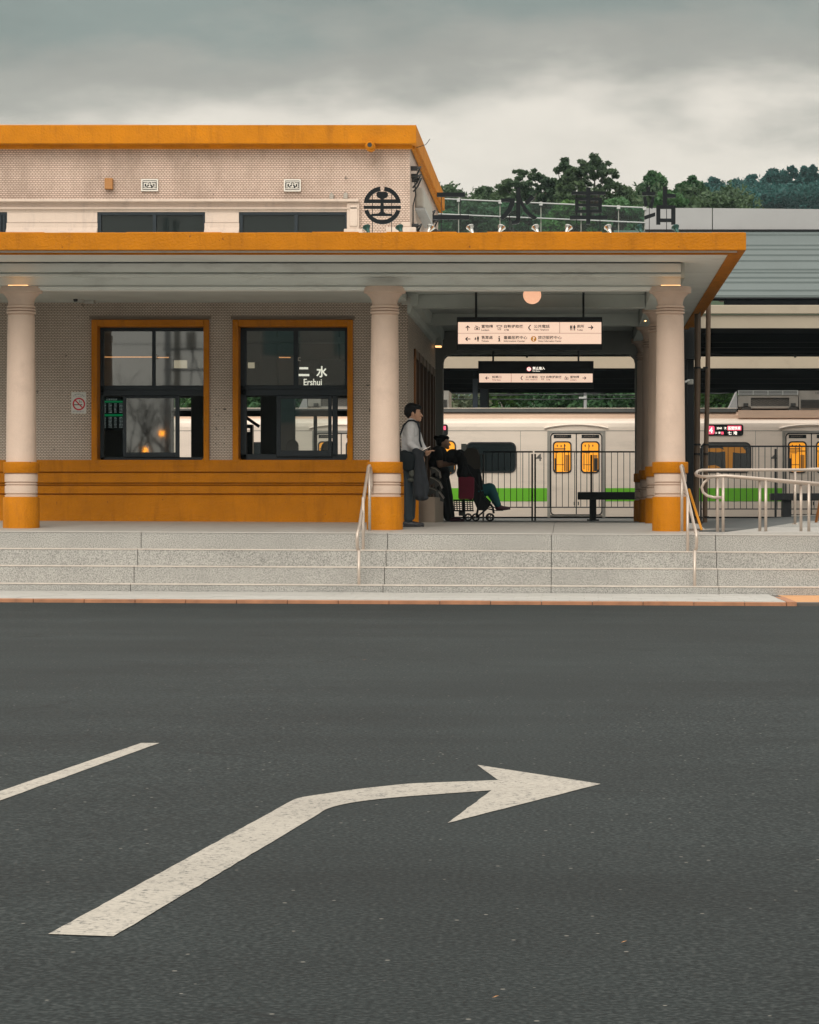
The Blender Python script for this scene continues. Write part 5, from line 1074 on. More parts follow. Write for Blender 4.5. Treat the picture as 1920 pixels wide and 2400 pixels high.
def display(x0, x1, full):
    q = MB(); q.pprism(rr(x0, x1, 994.5, 1021, 6), YT-.02, .02); o = q.build('destination_display', 'sign_black', tr); Yd = YT-.022
    if not full:
        q = MB(); q.pbox(x1-13, x1-5, 998.5, 1007.5, Yd, .002); q.build('lit_block', 'pink_lit', o); return
    q = MB(); q.pprism(rr(1658, 1674.5, 998.5, 1017.5, 3), Yd, .002).pbox(1705.5, 1737.5, 998, 1008.5, Yd, .002).pbox(1690.5, 1696, 1012, 1018, Yd, .002); q.build('lit_block', 'pink_lit', o)
    for tx, a, c, e_, g_ in (("4", 1662.5, 1670.5, 1001.5, 1015), ("2043", 1680, 1692, 1001, 1006), ("次", 1697, 1703, 1000.5, 1006.5), ("區間快車", 1707, 1736, 999.5, 1007.5), ("山", 1676.5, 1680.5, 1012, 1016.5), ("線", 1684, 1689, 1011.5, 1017), ("七", 1706, 1715, 1010.5, 1019), ("堵", 1719, 1728, 1010.5, 1019)):
        text(tx, 'display_text', 'white_lit', o, a, c, e_, g_, Yd-.002, bold=.01)
display(1652, 1742.5, True); display(963, 1050, False)
for x0 in (1730, 722):
    ac = []
    q = MB(); q.box(X(x0, YT+.3), X(x0+141, YT+.3), YT+.42, YT+2.1, zT(957), Z(926, YT+.3)); q.pbox(x0, x0+30, 926.5, 953, YT+.3, .12).pbox(x0+120, x0+141, 926.5, 953, YT+.3, .12).pbox(x0+30, x0+120, 926.5, 932, YT+.3, .12).pbox(x0+30, x0+120, 952, 957, YT+.3, .12); a_ = q.build('roof_unit', 'grille_metal', tr)
    q = MB()
    for z_ in (915.5, 918.7, 921.9, 925): q.pbox(x0, x0+141, z_-.7, z_+.7, YT+.28, .04)
    for k in range(5): q.pbox(x0+k*34.6, x0+k*34.6+2.2, 915, 926, YT+.27, .02)
    q.build('top_grille', 'tin_rail', a_)
    q = MB(); q.box(X(x0+1, YT+.36), X(x0+140, YT+.36), YT+.36, YT+.42, Z(926, YT+.36), Z(915.5, YT+.36)); q.pbox(x0+30, x0+120, 932.1, 951.9, YT+.38, .03); q.build('grille_shadow_box', 'grille_dark', a_)
    q = MB()
    for r_ in range(8):
        for k in range(30):
            a = x0+31.2+k*2.98+(r_ % 2)*1.49; q.pbox(a, a+.75, 932.6+r_*2.45, 934.9+r_*2.45, YT+.33, .02)
    q.build('mesh_grille', 'grille_metal', a_)
    q = MB(); q.pprism([(x0-22, 958), (x0-3, 917), (x0-1, 958)], YT+.3, .8); q.build('fairing', 'parapet_white', a_)
    q = MB(); q.pprism([(x0+7, 961), (x0+10, 954), (x0+26, 954), (x0+31, 961)], YT+.2, .1).pprism([(x0+118, 961), (x0+121, 954), (x0+137, 954), (x0+141, 961)], YT+.2, .1).pbox(x0+13, x0+24, 945, 952, YT+.24, .06).pbox(x0+124, x0+135, 945, 952, YT+.24, .06); q.build('foot', 'grille_dark', a_)
    q = MB(); q.pbox(x0+143, x0+330, 915.5, 960, YT+.3, 1.6); a2 = q.build('roof_unit', 'grille_metal', tr)
    q = MB()
    for k in range(7): q.pbox(x0+147, x0+326, 937+k*3, 938.8+k*3, YT+.28, .015)
    q.build('louvre', 'grille_dark', a2)
text("10", 'unit_number', 'grille_dark', tr, 1912, 1920, 918, 924, YT+.295)

# ------------------------------------------------------------------ vegetation
def leaf_mesh(name, cen, rad, per, size, m_, spike=0.0, seed=0):
    g = np.random.default_rng(seed); cen = np.asarray(cen, float); rad = np.asarray(rad, float); n = len(cen)*per
    idx = np.repeat(np.arange(len(cen)), per)
    d = g.normal(size=(n, 3)); d /= np.linalg.norm(d, axis=1)[:, None]
    rr_ = g.random(n)**.45*(1+g.normal(size=n)*.13)
    c = cen[idx]+d*rr_[:, None]*rad[idx]
    if spike: c[:, 2] += np.abs(g.normal(size=n))*spike
    a = g.normal(size=(n, 3)); a /= np.linalg.norm(a, axis=1)[:, None]
    b_ = np.cross(a, g.normal(size=(n, 3))); b_ /= np.linalg.norm(b_, axis=1)[:, None]
    s_ = size*(.6+.8*g.random(n))[:, None]
    v = np.stack([c-a*s_, c+b_*s_*.45, c+a*s_, c-b_*s_*.45], 1).reshape(-1, 3)
    return v
def np_mesh(name, v, m_, parent=None, loc=None):
    o0 = np.array(wloc(parent)) if parent is not None else (np.array(loc) if loc is not None else np.zeros(3))
    v = v-o0; n = len(v)//4; me = bpy.data.meshes.new(name)
    me.vertices.add(n*4); me.vertices.foreach_set('co', v.ravel().astype(np.float32)); me.loops.add(n*4); me.loops.foreach_set('vertex_index', np.arange(n*4, dtype=np.int32))
    me.polygons.add(n); me.polygons.foreach_set('loop_start', np.arange(0, n*4, 4, dtype=np.int32)); me.update(calc_edges=True); me.materials.append(MAT[m_])
    return link(name, me, parent, None if parent is not None else loc)
def tree(lab, Y, cx, hw, top, bot, m_, nc=40, per=260, size=.16, clump=(.16, .28), flat=.6, group=None, base=None, seed=1, gap=0.0, name='tree', spiky=0):
    g = random.Random(seed); K = Y/F; c0 = P(cx, (top+bot)/2, Y); W_ = hw*K; H_ = (bot-top)*K
    zg = base if base is not None else Z(bot, Y)-3
    o = thing(name, lab, 'tree', (c0.x, Y, zg), group)
    cen, rad = [], []
    for i in range(nc):
        u = g.uniform(-1, 1); dome = math.sqrt(max(0, 1-u*u*.9)); v = g.random()**(.55)
        x = c0.x+u*W_*.9; r_ = g.uniform(*clump)*W_
        z = Z(bot, Y)+v*dome*(H_-r_*flat*.7)
        cen.append((x, Y+g.uniform(-.75, .75)*W_*math.sqrt(1-u*u*.8), z)); rad.append((r_, r_, r_*flat))
    if spiky:
        for i in range(spiky):
            u = -1+2*(i+.5)/spiky+g.uniform(-.1, .1); x = c0.x+u*W_; hh = g.uniform(.5, 1)*H_*.45; zt_ = Z(bot, Y)+H_*math.sqrt(max(.05, 1-u*u*.8))
            for k in range(5): cen.append((x+g.uniform(-.2, .2)*W_*.1, Y+g.uniform(-.3, .3), zt_-hh+k*hh/4.)); rad.append((W_*.065*(1.3-k*.15),)*2+(hh*.22,))
    cen = np.array(cen); rad = np.array(rad)
    np_mesh('crown', leaf_mesh('crown', cen, rad, per, size, m_, seed=seed), m_, o)
    q = MB(); tb = Vector((c0.x, Y, zg-.3)); fk = Vector((c0.x+g.uniform(-.1, .1)*W_, Y, Z(bot, Y)+.12*H_)); r0 = max(.12, W_*.055)
    q.tube([tb, tb.lerp(fk, .5)+Vector((g.uniform(-.1, .1)*W_*.3, 0, 0)), fk], [r0*1.2, r0, r0*.8], 8)
    for i in g.sample(range(nc), min(14, nc)):
        e_ = Vector(cen[i]); mid = fk.lerp(e_, .5)+Vector((0, 0, .08*H_)); q.tube([fk-Vector((0, 0, .1)), mid, e_], [r0*.6, r0*.32, r0*.1], 5)
    q.build('trunk', 'bark', o)
    return o
YH_ = 150
ORD = 'first second third fourth fifth sixth seventh eighth ninth tenth eleventh twelfth thirteenth fourteenth fifteenth sixteenth seventeenth eighteenth nineteenth twentieth'.split()+['twenty-first', 'twenty-second', 'twenty-third', 'twenty-fourth']
tree('tall spreading tree with gaps in its crown between the second and third roof characters', YH_, 1240, 100, 400, 520, 'leaf_dark', 150, 100, .095, (.05, .12), .6, seed=21)
tree('highest broad tree on the hill, right above the third roof character', YH_-3, 1392, 100, 366, 520, 'leaf_dark', 185, 100, .10, (.05, .12), .6, seed=22)
tree('slim tree top sticking up at the left shoulder of the highest tree', YH_+3, 1322, 24, 364, 500, 'leaf_dark', 20, 200, .14, (.3, .5), .8, seed=23)
tree('small rounded tree right of the first roof character', YH_+2, 1135, 46, 438, 540, 'leaf_dark', 80, 150, .105, (.10, .22), .7, seed=24)
tree('little tree top just above the first roof character', YH_+6, 1052, 40, 455, 540, 'leaf_mid', 22, 240, .14, (.25, .4), .7, seed=25)
tree('bushy tree rising behind the last roof character', YH_+4, 1535, 56, 402, 530, 'leaf_mid', 110, 170, .11, (.09, .22), .8, seed=26)
tree('bushy tree right of the last roof character, left of the distant blue trees', YH_+5, 1615, 52, 412, 530, 'leaf_mid', 110, 170, .11, (.09, .22), .8, seed=27)
tree('light green tree low on the hill under the highest tree', YH_-14, 1455, 62, 462, 560, 'leaf_mid', 40, 300, .13, (.22, .34), .7, seed=28)
tree('light green tree low on the hill behind the third roof character', YH_-15, 1335, 55, 470, 560, 'leaf_bright', 36, 260, .12, (.22, .34), .7, seed=29)
tree('dark low tree behind the second roof character', YH_-12, 1205, 62, 468, 560, 'leaf_mid', 40, 300, .13, (.22, .34), .7, seed=30)
tree('dark low tree between the first two roof characters', YH_-13, 1115, 52, 480, 560, 'leaf_dark', 36, 300, .13, (.22, .34), .7, seed=31)
tree('dark low tree behind the last roof character', YH_-10, 1570, 66, 455, 560, 'leaf_mid', 42, 300, .13, (.22, .34), .7, seed=32)
tree('dark tree leaning over the white parapet', YH_-8, 1690, 60, 462, 560, 'leaf_dark', 36, 280, .13, (.22, .34), .6, seed=33)
tree('low tree behind the foot of the first roof character', YH_-9, 1035, 50, 490, 570, 'leaf_mid', 30, 300, .13, (.25, .36), .7, seed=34)
for i, (cx, hw, top) in enumerate(((1672, 36, 414), (1725, 46, 424), (1770, 36, 404), (1812, 34, 392), (1852, 36, 388), (1896, 38, 386), (1945, 45, 386), (2010, 50, 392))):
    tree('bluish feathery tree on the distant ridge, '+ORD[i]+' of its row from the left', 330, cx, hw, top, 510, 'leaf_haze_tint', 110, 230, .19, (.08, .26), .95, 'bluish trees on the distant ridge', seed=60+i, spiky=0, base=12)
# hill body and scrub
bm = bmesh.new(); nx, ny = 60, 24; vs = []
for j in range(ny):
    for i in range(nx):
        x = -60+i*3.2; y = 105+j*14
        base_ = [(-1.3), (4)]; t_ = max(0, min(1, (y-105)/55)); h = -1.3+t_*t_*(3-2*t_)*16.2
        t2 = max(0, min(1, (y-200)/120)); h += t2*14*max(0, min(1, (x+10)/30)); h -= max(0, min(1, (y-340)/90))*18
        h += math.sin(x*.21+y*.05)*.7+math.sin(x*.07-y*.11)*.6; vs.append(bm.verts.new((x, y, h)))
for j in range(ny-1):
    for i in range(nx-1): bm.faces.new((vs[j*nx+i], vs[j*nx+i+1], vs[(j+1)*nx+i+1], vs[(j+1)*nx+i]))
me = bpy.data.meshes.new('hillside'); bm.to_mesh(me); bm.free(); me.materials.append(MAT['terrain']); me.shade_smooth(); tag(link('hillside', me), kind='structure')
g = np.random.default_rng(5); n_ = 260
px_ = g.uniform(980, 1760, n_); py_ = g.uniform(462, 600, n_); YY = g.uniform(148, 168, n_)
cen = np.stack([(px_-VX)*YY/F, YY, EYE+(VY-py_)*YY/F], 1); rad = np.stack([g.uniform(.7, 1.3, n_)]*2+[g.uniform(.5, .9, n_)], 1)
tag(np_mesh('hillside_scrub', leaf_mesh('s', cen, rad, 260, .15, 'leaf_dark', seed=9), 'leaf_dark', loc=Vector((5, 158, 15))), 'mass of dark green scrub between the trees on the hillside', 'scrub', kind='stuff')
px_ = g.uniform(1640, 2060, 90); py_ = g.uniform(440, 520, 90); YY = g.uniform(322, 345, 90)
cen = np.stack([(px_-VX)*YY/F, YY, EYE+(VY-py_)*YY/F], 1); rad = np.stack([g.uniform(1.6, 2.8, 90)]*2+[g.uniform(1, 1.8, 90)], 1)
tag(np_mesh('ridge_scrub', leaf_mesh('s', cen, rad, 650, .2, 'leaf_haze_tint', seed=10), 'leaf_haze_tint', loc=Vector((20, 330, 30))), 'mass of bluish foliage filling the distant ridge below its trees', 'scrub', kind='stuff')
# trees beyond the tracks, seen under the canopies
protos = []
for i, mm_ in enumerate(('leaf_bright', 'leaf_mid', 'leaf_olive')):
    g2 = random.Random(40+i); o = thing('lineside_tree', 'x', 'tree', (0, 95, -1.2), 'green trees along the far side of the tracks'); cen, rad = [], []
    for k in range(44):
        a = g2.uniform(0, 6.28); r_ = g2.random()**.5*1.15; cen.append((math.cos(a)*r_, 95+math.sin(a)*r_*.8, g2.uniform(.6, 5.4))); rr_ = g2.uniform(.35, .6); rad.append((rr_, rr_, rr_*.75))
    np_mesh('crown', leaf_mesh('c', cen, rad, 150, .10, mm_, seed=80+i), mm_, o)
    q = MB(); q.tube([(0, 95, -1.3), (.1, 95, 1), (0, 95, 3.2)], [.14, .1, .05], 7); q.build('trunk', 'bark', o); protos.append(o)
spots_t = [(390, 1), (455, 0), (560, 1), (625, 1), (700, 0), (780, 1), (860, 2), (960, 2), (1045, 0), (1075, 2), (1168, 0), (1215, 0), (1262, 1), (1300, 0), (1345, 0), (1398, 1), (1452, 1), (1500, 0), (1560, 1), (1650, 0), (1705, 0), (1770, 1), (1850, 0), (1930, 1)]
used = set(); where = {390: 'leftmost lineside tree, in the lower right of the left window', 455: 'lineside tree at the right frame of the left window'}
for i, (px, k) in enumerate(spots_t):
    yy = 95+(i % 3)*1.6; src = protos[k]
    o = src if k not in used else copy_tree(src); used.add(k)
    o.location = (X(px, yy), yy, -1.2 if px not in (1075, 1045) else -2.6); 
    zone = 'behind the hall' if px < 900 else ('left of the navy posts' if px < 1120 else ('above the train roof' if px < 1520 else 'at the right'))
    o['label'] = ['bright green', 'deep green', 'olive yellowish'][k]+' lineside tree '+zone+', '+ORD[i]+' along the tracks'
    o.rotation_euler.z = i*1.3
fh = thing('far_house', 'pale house with greenish windows beyond the tracks, left of the canopy posts', 'house', (X(1090, 112), 112, -1.2))
q = MB(); q.box(X(1040, 112), X(1180, 112), 112, 118, -1.3, Z(905, 112)); q.build('wall', 'far_wall', fh)
for a in (1066, 1082, 1090, 1098):
    for b0 in (918, 932): q = MB(); q.pbox(a, a+(12 if a == 1066 else 6), b0, b0+10, 111.95, .05); q.build('window', 'far_glass', fh)
sm_ = thing('signal_mast', 'thin grey lineside mast with small white lamps above the train roof', 'mast', (X(1372, 88), 88, -.9))
q = MB(); q.tube([(X(1372, 88), 88, -.9), (X(1372, 88), 88, 4.4)], .05, 8); q.build('mast', 'parapet_white', sm_); q = MB(); q.pbox(1357, 1374, 930, 934, 87.9, .1); q.build('lamp_arm', 'tin_rail', sm_)
#PART5
# ------------------------------------------------------------------ things behind the camera, mirrored in the window panes
RX = lambda px, L_: (px-VX)/F*(83+L_); RZ = lambda py, L_: EYE+(VY-py)/F*(83+L_)
up_ = thing('utility_pole', 'concrete utility pole with crossarms across the road, mirrored in the left window', 'pole', (RX(390, 40), -40, ZR-.2), 'poles across the road')
q = MB(); q.tube([(RX(390, 40), -40, ZR-.2), (RX(390, 40), -40, 13)], [.17, .12], 10); q.build('pole', 'parapet_white', up_)
q = MB()
for z_ in (7.3, 6.4, 11.5): q.box(RX(390, 40)-.2, RX(478, 40), -40.1, -39.98, z_, z_+.09)
q.tube([(RX(445, 40), -40, 7.3), (RX(478, 40), -40, 5.6)], .03, 5); q.tube([(RX(455, 40), -40, 8.4), (RX(440, 40), -40, 5.0)], .03, 5); q.build('crossarm', 'dark_steel', up_)
q = MB(); q.tube([(RX(445, 40), -40, 7.4), (RX(445, 40), -40, 8.1)], .22, 10); q.build('transformer', 'insulator_grey', up_)
up2 = thing('utility_pole', 'second concrete pole close to the crossarm pole across the road', 'pole', (RX(412, 41), -41, ZR-.2), 'poles across the road')
q = MB(); q.tube([(RX(412, 41), -41, ZR-.2), (RX(412, 41), -41, 13)], [.18, .13], 10); q.build('pole', 'insulator_grey', up2)
q = MB()
for k, (z_, a) in enumerate(((11.6, 0), (11.3, 3), (9.3, 1.5), (7.9, 4.0), (5.8, 2.0), (5.0, 2.4))):
    pts = [(RX(390, 40)-14+28*i/12, -40+a*i/12*.5, z_+(i-6)**2*.018-.4) for i in range(13)]; q.tube(pts, .016, 4)
tag(q.build('overhead_wires', 'cable', loc=Vector((RX(390, 40), -40, 9))), 'sagging black overhead wires between poles across the road', 'wires', kind='stuff')
for a, b_, lab in ((376, 1015, 'round amber beacon on the pole across the road'), (337, 1055, 'low amber beacon on a stand across the road')):
    c = Vector((RX(a, 39), -39, RZ(b_, 39))); o = thing('beacon', lab, 'beacon', (c.x, c.y, c.z-.3)); q = MB(); q.ball(c, .13, 14, 8); q.build('lens', 'amber_lit', o); q = MB(); q.tube([c-Vector((0, 0, .12)), (c.x, c.y, ZR)], .03, 8); q.build('stand', 'dark_steel', o)
for tx_, seed_, lab in ((-19.2, 5, 'bare tree across the road nearest the low beacon'), (-16.6, 8, 'bare tree across the road nearest the plain grey building')):
    g_ = random.Random(seed_); bt = thing('bare_tree', lab, 'tree', (tx_, -37, ZR-.2), 'bare trees across the road'); q = MB()
    def grow(p, d, ln, r_, k):
        e_ = p+d*ln; q.tube([p, p.lerp(e_, .5)+Vector((g_.uniform(-.05, .05), 0, g_.uniform(-.03, .05)))*ln, e_], [r_, r_*.8, r_*.6], 5)
        if k == 0: return
        for _ in range(3 if k > 2 else 2):
            d2 = (d+Vector((g_.uniform(-.9, .9), g_.uniform(-.6, .6), g_.uniform(-.2, .6)))).normalized(); grow(e_, d2, ln*g_.uniform(.6, .85), r_*.58, k-1)
    grow(Vector((tx_, -37, ZR-.2)), Vector((0, 0, 1)), 2.1, .12, 5); q.build('branches', 'bark', bt)
ob = thing('shop_building', 'plain grey building across the road behind the camera', 'building', (-9, -46, ZR-.2))
q = MB(); q.box(RX(560, 42)-1, 2.5, -52, -42, ZR-.3, 10.2); q.build('wall', 'insulator_grey', ob)
for i in range(5):
    for zz_ in (1.2, 4.2, 7.2): q = MB(); q.box(-13.6+i*3.1, -12.0+i*3.1, -42.03, -41.99, zz_, zz_+1.5); q.build('window', 'far_glass', ob)

# ------------------------------------------------------------------ people
def skin_part(q, name, m_, parent, vox=.011, sm=4): return q.build(name, m_, parent, remesh=vox, sm=sm)
SM = 1/5.074
def M(zx, zy, dy=0): v = P(900+zx*SM, 920+zy*SM, 39.6)+Vector((0, dy, -.018)); return v
man = thing('person', 'man in a pale shirt by the middle column, phone in hand, jacket over his arm', 'person', M(310, 1580))
q = MB()
q.ball(M(348, 205), (.096, .076, .103)); q.ball(M(392, 238), (.058, .058, .092)); q.cap2(M(375, 285), M(418, 302), .042, .030); q.cap2(M(436, 235), M(457, 266), .010, .013, 8); q.ball(M(440, 290), (.012, .022, .012)); q.ball(M(425, 315), (.022, .026, .018))
for s_ in (-1, 1): q.ball(M(352, 245, .077*s_), (.02, .011, .032)); 
q.cap2(M(340, 270), M(325, 370), .055, .06)
q.ball(M(320, 520), (.10, .14, .26)); q.cap2(M(315, 760, -.07), M(295, 1450, -.085), .07, .04); q.cap2(M(325, 760, .07), M(325, 1450, .085), .07, .04)
q.cap2(M(330, 400, -.17), M(325, 600, -.19), .045, .036); q.cap2(M(325, 600, -.19), M(440, 690, -.16), .036, .026)
q.cap2(M(365, 400, .17), M(430, 590, .16), .045, .036); q.cap2(M(430, 590, .16), M(512, 700, .1), .034, .024)
# near hand hanging under the jacket, fingers curled
def hand(q, palm, fdir, up, th, sc=1.0, curl=.6):
    fdir = Vector(fdir).normalized(); up = Vector(up).normalized(); side = fdir.cross(up).normalized()
    q.ball(palm, (.03*sc, .03*sc, .03*sc)); q.cap2(palm-fdir*.02, palm+fdir*.03, .026*sc, .026*sc)
    for i, ln in enumerate((.038, .044, .041, .032)):
        b0 = palm+fdir*.045*sc+side*(.027-.018*i)*sc; b1 = b0+(fdir*(1-curl*.4)-up*curl*.6)*ln*sc; b2 = b1+(fdir*(1-curl)-up*curl)*ln*.8*sc
        q.cap2(b0, b1, .0092*sc, .0085*sc, 7); q.cap2(b1, b2, .0085*sc, .007*sc, 7)
    t0 = palm+side*.028*th*sc; t1 = t0+(fdir*.7+side*.5*th+up*.2).normalized()*.035*sc; q.cap2(t0, t1, .012*sc, .010*sc, 7); q.cap2(t1, t1+(fdir*.8-up*.3).normalized()*.026*sc, .010*sc, .008*sc, 7)
hand(q, M(520, 705, .10), (.55, -.15, .55), (-.8, 0, .45), 1, .95, .75)
hand(q, M(470, 775, -.15), (.25, 0, -.9), (.9, 0, .2), -1, .9, .5)
body = skin_part(q, 'body', 'skin', man, .0065, 3)
q = MB(); q.ball(M(330, 182), (.103, .086, .092)); q.ball(M(305, 215), (.078, .08, .085)); q.ball(M(395, 158, -.01), (.052, .066, .042)); q.ball(M(428, 165), (.028, .05, .028)); q.ball(M(368, 205, -.068), (.022, .016, .05)); q.ball(M(385, 210, .06), (.02, .016, .05)); q.ball(M(300, 260), (.035, .055, .04)); skin_part(q, 'hair', 'hair', man, .008, 2)
q = MB()
for s_ in (-1, 1): q.ball(M(436, 228, .027*s_), (.006, .012, .005), 8, 6)
q.build('eye', 'eye_dark', man)
q = MB(); q.cap2(M(415, 208, -.038), M(440, 210, -.02), .004, .004, 6); q.build('eyebrow', 'hair', man)
q = MB(); q.cap2(M(446, 289, -.014), M(447, 290, .014), .005, .005, 6); q.build('lips', 'lip', man)
q = MB()
q.ball(M(322, 450), (.125, .185, .165)); q.ball(M(325, 560), (.132, .165, .16)); q.ball(M(328, 655), (.142, .155, .085)); q.cap2(M(325, 388, -.15), M(345, 388, .15), .068, .068); q.ball(M(415, 610, .02), (.055, .12, .12))
q.cap2(M(325, 400, -.175), M(318, 590, -.205), .066, .054); q.cap2(M(318, 590, -.205), M(395, 665, -.18), .054, .046)
q.cap2(M(362, 400, .175), M(430, 590, .165), .06, .05); q.cap2(M(430, 590, .165), M(485, 665, .12), .048, .036)
q.cap2(M(300, 480, -.24), M(330, 560, -.245), .012, .010, 6); q.cap2(M(345, 600, -.24), M(300, 610, -.25), .012, .010, 6); q.cap2(M(225, 480, -.05), M(230, 620, -.08), .02, .02)
skin_part(q, 'shirt', 'shirt', man, .009, 3)
q = MB(); q.tube([M(290, 312, 0), M(315, 300, -.062), M(365, 318, -.058), M(385, 338, 0), M(365, 318, .058), M(315, 300, .062)], .016, 8, closed=True); q.build('collar', 'shirt', man, smooth=True)
q = MB()
q.ball(M(322, 735), (.135, .15, .13)); q.cap2(M(308, 790, -.078), M(300, 1120, -.09), .092, .068); q.cap2(M(300, 1120, -.09), M(292, 1470, -.09), .068, .057)
q.cap2(M(335, 790, .078), M(325, 1120, .09), .092, .068); q.cap2(M(325, 1120, .09), M(318, 1460, .09), .068, .057); q.cap2(M(290, 1440, -.09), M(296, 1490, -.09), .060, .064); q.cap2(M(260, 1100, -.13), M(300, 1130, -.15), .012, .012, 6); q.cap2(M(262, 1380, -.12), M(310, 1395, -.14), .012, .01, 6)
skin_part(q, 'trousers', 'trousers', man, .009, 3)
for s_, ox in ((-1, 0), (1, 28)):
    q = MB(); q.ball(M(275+ox, 1540, .09*s_), (.055, .042, .045)); q.cap2(M(290+ox, 1545, .09*s_), M(410+ox, 1556, .09*s_), .042, .026); q.ball(M(395+ox, 1552, .09*s_), (.065, .043, .027)); s1_ = skin_part(q, 'shoe', 'shoe', man, .008, 3)
    q = MB(); c = M(340+ox, 1574, .09*s_); q.box(c.x-.125, c.x+.125, c.y-.04, c.y+.04, c.z-.008, c.z+.012); q.build('sole', 'rubber', s1_, bevel=.006)
sb_ = thing('shoulder_bag', 'dark sling bag hanging behind the standing man at his hip', 'bag', M(290, 900, -.24))
q = MB(); q.ball(M(290, 790, -.235), (.12, .055, .12)); q.ball(M(300, 850, -.23), (.10, .05, .09)); q.ball(M(255, 730, -.22), (.07, .05, .07)); skin_part(q, 'pouch', 'bag_dark', sb_, .009, 3)
q = MB(); q.tube([M(205, 720, -.18), M(190, 520, -.16), M(245, 375, -.15), M(300, 322, -.10), M(360, 318, -.075), M(405, 345, -.09), M(430, 420, -.10), M(432, 560, -.14), M(455, 640, -.14)], .014, 6); q.build('strap', 'jacket', sb_)
q = MB(); q.ball(M(335, 1025, -.23), (.05, .03, .03)); q.ball(M(345, 950, -.22), (.045, .03, .06)); q.build('side_pocket', 'bag_khaki', sb_, smooth=True)
jk = thing('jacket', 'dark jacket draped over the standing man\'s forearm', 'jacket', M(440, 1290, -.2))
q = MB(); q.cap2(M(390, 690, -.21), M(455, 715, -.18), .055, .045); q.cap2(M(405, 720, -.22), M(425, 980, -.23), .05, .06); q.cap2(M(450, 740, -.19), M(480, 1000, -.2), .035, .06); q.cap2(M(425, 980, -.22), M(430, 1200, -.21), .075, .085); q.cap2(M(480, 1000, -.2), M(480, 1180, -.19), .06, .055); q.ball(M(470, 1235, -.2), (.085, .05, .045)); q.ball(M(495, 1120, -.2), (.065, .05, .14)); q.ball(M(480, 960, -.2), (.05, .05, .12)); q.cap2(M(385, 1000, -.22), M(385, 1180, -.21), .04, .03)
q.cap2(M(410, 760, -.265), M(440, 1100, -.29), .014, .012, 6); q.cap2(M(455, 800, -.235), M(460, 1150, -.26), .012, .012, 6)
skin_part(q, 'cloth', 'jacket', jk, .009, 2)
ph = thing('phone', 'phone with a glowing edge in the standing man\'s hand', 'phone', M(500, 660, .08))
rot = Matrix.Rotation(R(-28), 3, 'Y')
def tilted_box(q, c, hx, hy, hz, rot):
    vs = [c+rot @ Vector((a*hx, b_*hy, d_*hz)) for a in (-1, 1) for b_ in (-1, 1) for d_ in (-1, 1)]
    q.add(vs, [(0, 1, 3, 2), (4, 6, 7, 5), (0, 4, 5, 1), (2, 3, 7, 6), (0, 2, 6, 4), (1, 5, 7, 3)])
q = MB(); tilted_box(q, M(505, 655, .085), .07, .036, .0045, rot); q.build('case', 'sign_black', ph, bevel=.003)
q = MB(); tilted_box(q, M(502, 648, .085), .062, .032, .0015, rot); q.build('screen', 'phone_screen', ph)
# woman bending over the stroller
SW = 1/6.16
def Wp(zx, zy, dy=0): return P(940+zx*SW, 1000+zy*SW, 46)+Vector((0, dy, .028))
wo = thing('person', 'woman in black with her hair in a bun, bent over the stroller', 'person', Wp(680, 1395))
q = MB(); q.ball(Wp(615, 240), (.088, .072, .098)); q.ball(Wp(655, 275), (.055, .055, .072)); q.cap2(Wp(640, 310), Wp(680, 330), .036, .026); q.cap2(Wp(708, 272), Wp(716, 292), .009, .011, 7); q.ball(Wp(602, 275, -.072), (.017, .01, .027)); q.cap2(Wp(600, 290), Wp(555, 370), .048, .055)
q.ball(Wp(545, 500), (.10, .13, .22)); q.cap2(Wp(560, 720, -.07), Wp(650, 1080, -.08), .07, .045); q.cap2(Wp(650, 1080, -.08), Wp(700, 1340, -.08), .045, .032); q.cap2(Wp(580, 720, .07), Wp(690, 1340, .08), .07, .032)
q.cap2(Wp(545, 410, -.17), Wp(575, 575, -.20), .06, .054); q.cap2(Wp(575, 575, -.20), Wp(760, 560, -.12), .05, .033); q.cap2(Wp(565, 410, .16), Wp(640, 560, .18), .045, .04); q.cap2(Wp(640, 560, .18), Wp(770, 560, .12), .038, .026)
hand(q, Wp(785, 555, -.11), (.9, .1, .2), (0, 0, 1), -1, .85, .5); hand(q, Wp(795, 555, .11), (.9, -.1, .2), (0, 0, 1), 1, .85, .5)
skin_part(q, 'body', 'skin', wo, .0075, 3)
q = MB(); q.ball(Wp(590, 215), (.098, .082, .085)); q.ball(Wp(570, 255), (.07, .076, .07)); q.ball(Wp(650, 190), (.055, .06, .04)); q.ball(Wp(505, 185), (.04, .04, .038)); skin_part(q, 'hair', 'hair', wo, .009, 2)
q = MB(); q.ball(Wp(545, 430), (.145, .175, .15)); q.ball(Wp(535, 560), (.155, .175, .16)); q.ball(Wp(600, 480), (.09, .14, .12)); q.ball(Wp(560, 640), (.15, .17, .10)); q.cap2(Wp(545, 385, -.13), Wp(560, 385, .13), .066, .066); q.cap2(Wp(540, 400, -.165), Wp(562, 490, -.19), .068, .064); q.cap2(Wp(562, 400, .165), Wp(600, 490, .18), .06, .058); skin_part(q, 't_shirt', 'black_cloth', wo, .01, 4)
q = MB(); q.ball(Wp(575, 700), (.155, .17, .13)); q.cap2(Wp(570, 760, -.085), Wp(630, 1050, -.09), .10, .08); q.cap2(Wp(630, 1050, -.09), Wp(680, 1330, -.09), .08, .066); q.cap2(Wp(610, 760, .085), Wp(680, 1050, .09), .10, .08); q.cap2(Wp(680, 1050, .09), Wp(720, 1320, .09), .075, .06); skin_part(q, 'trousers', 'black_cloth', wo, .01, 4)
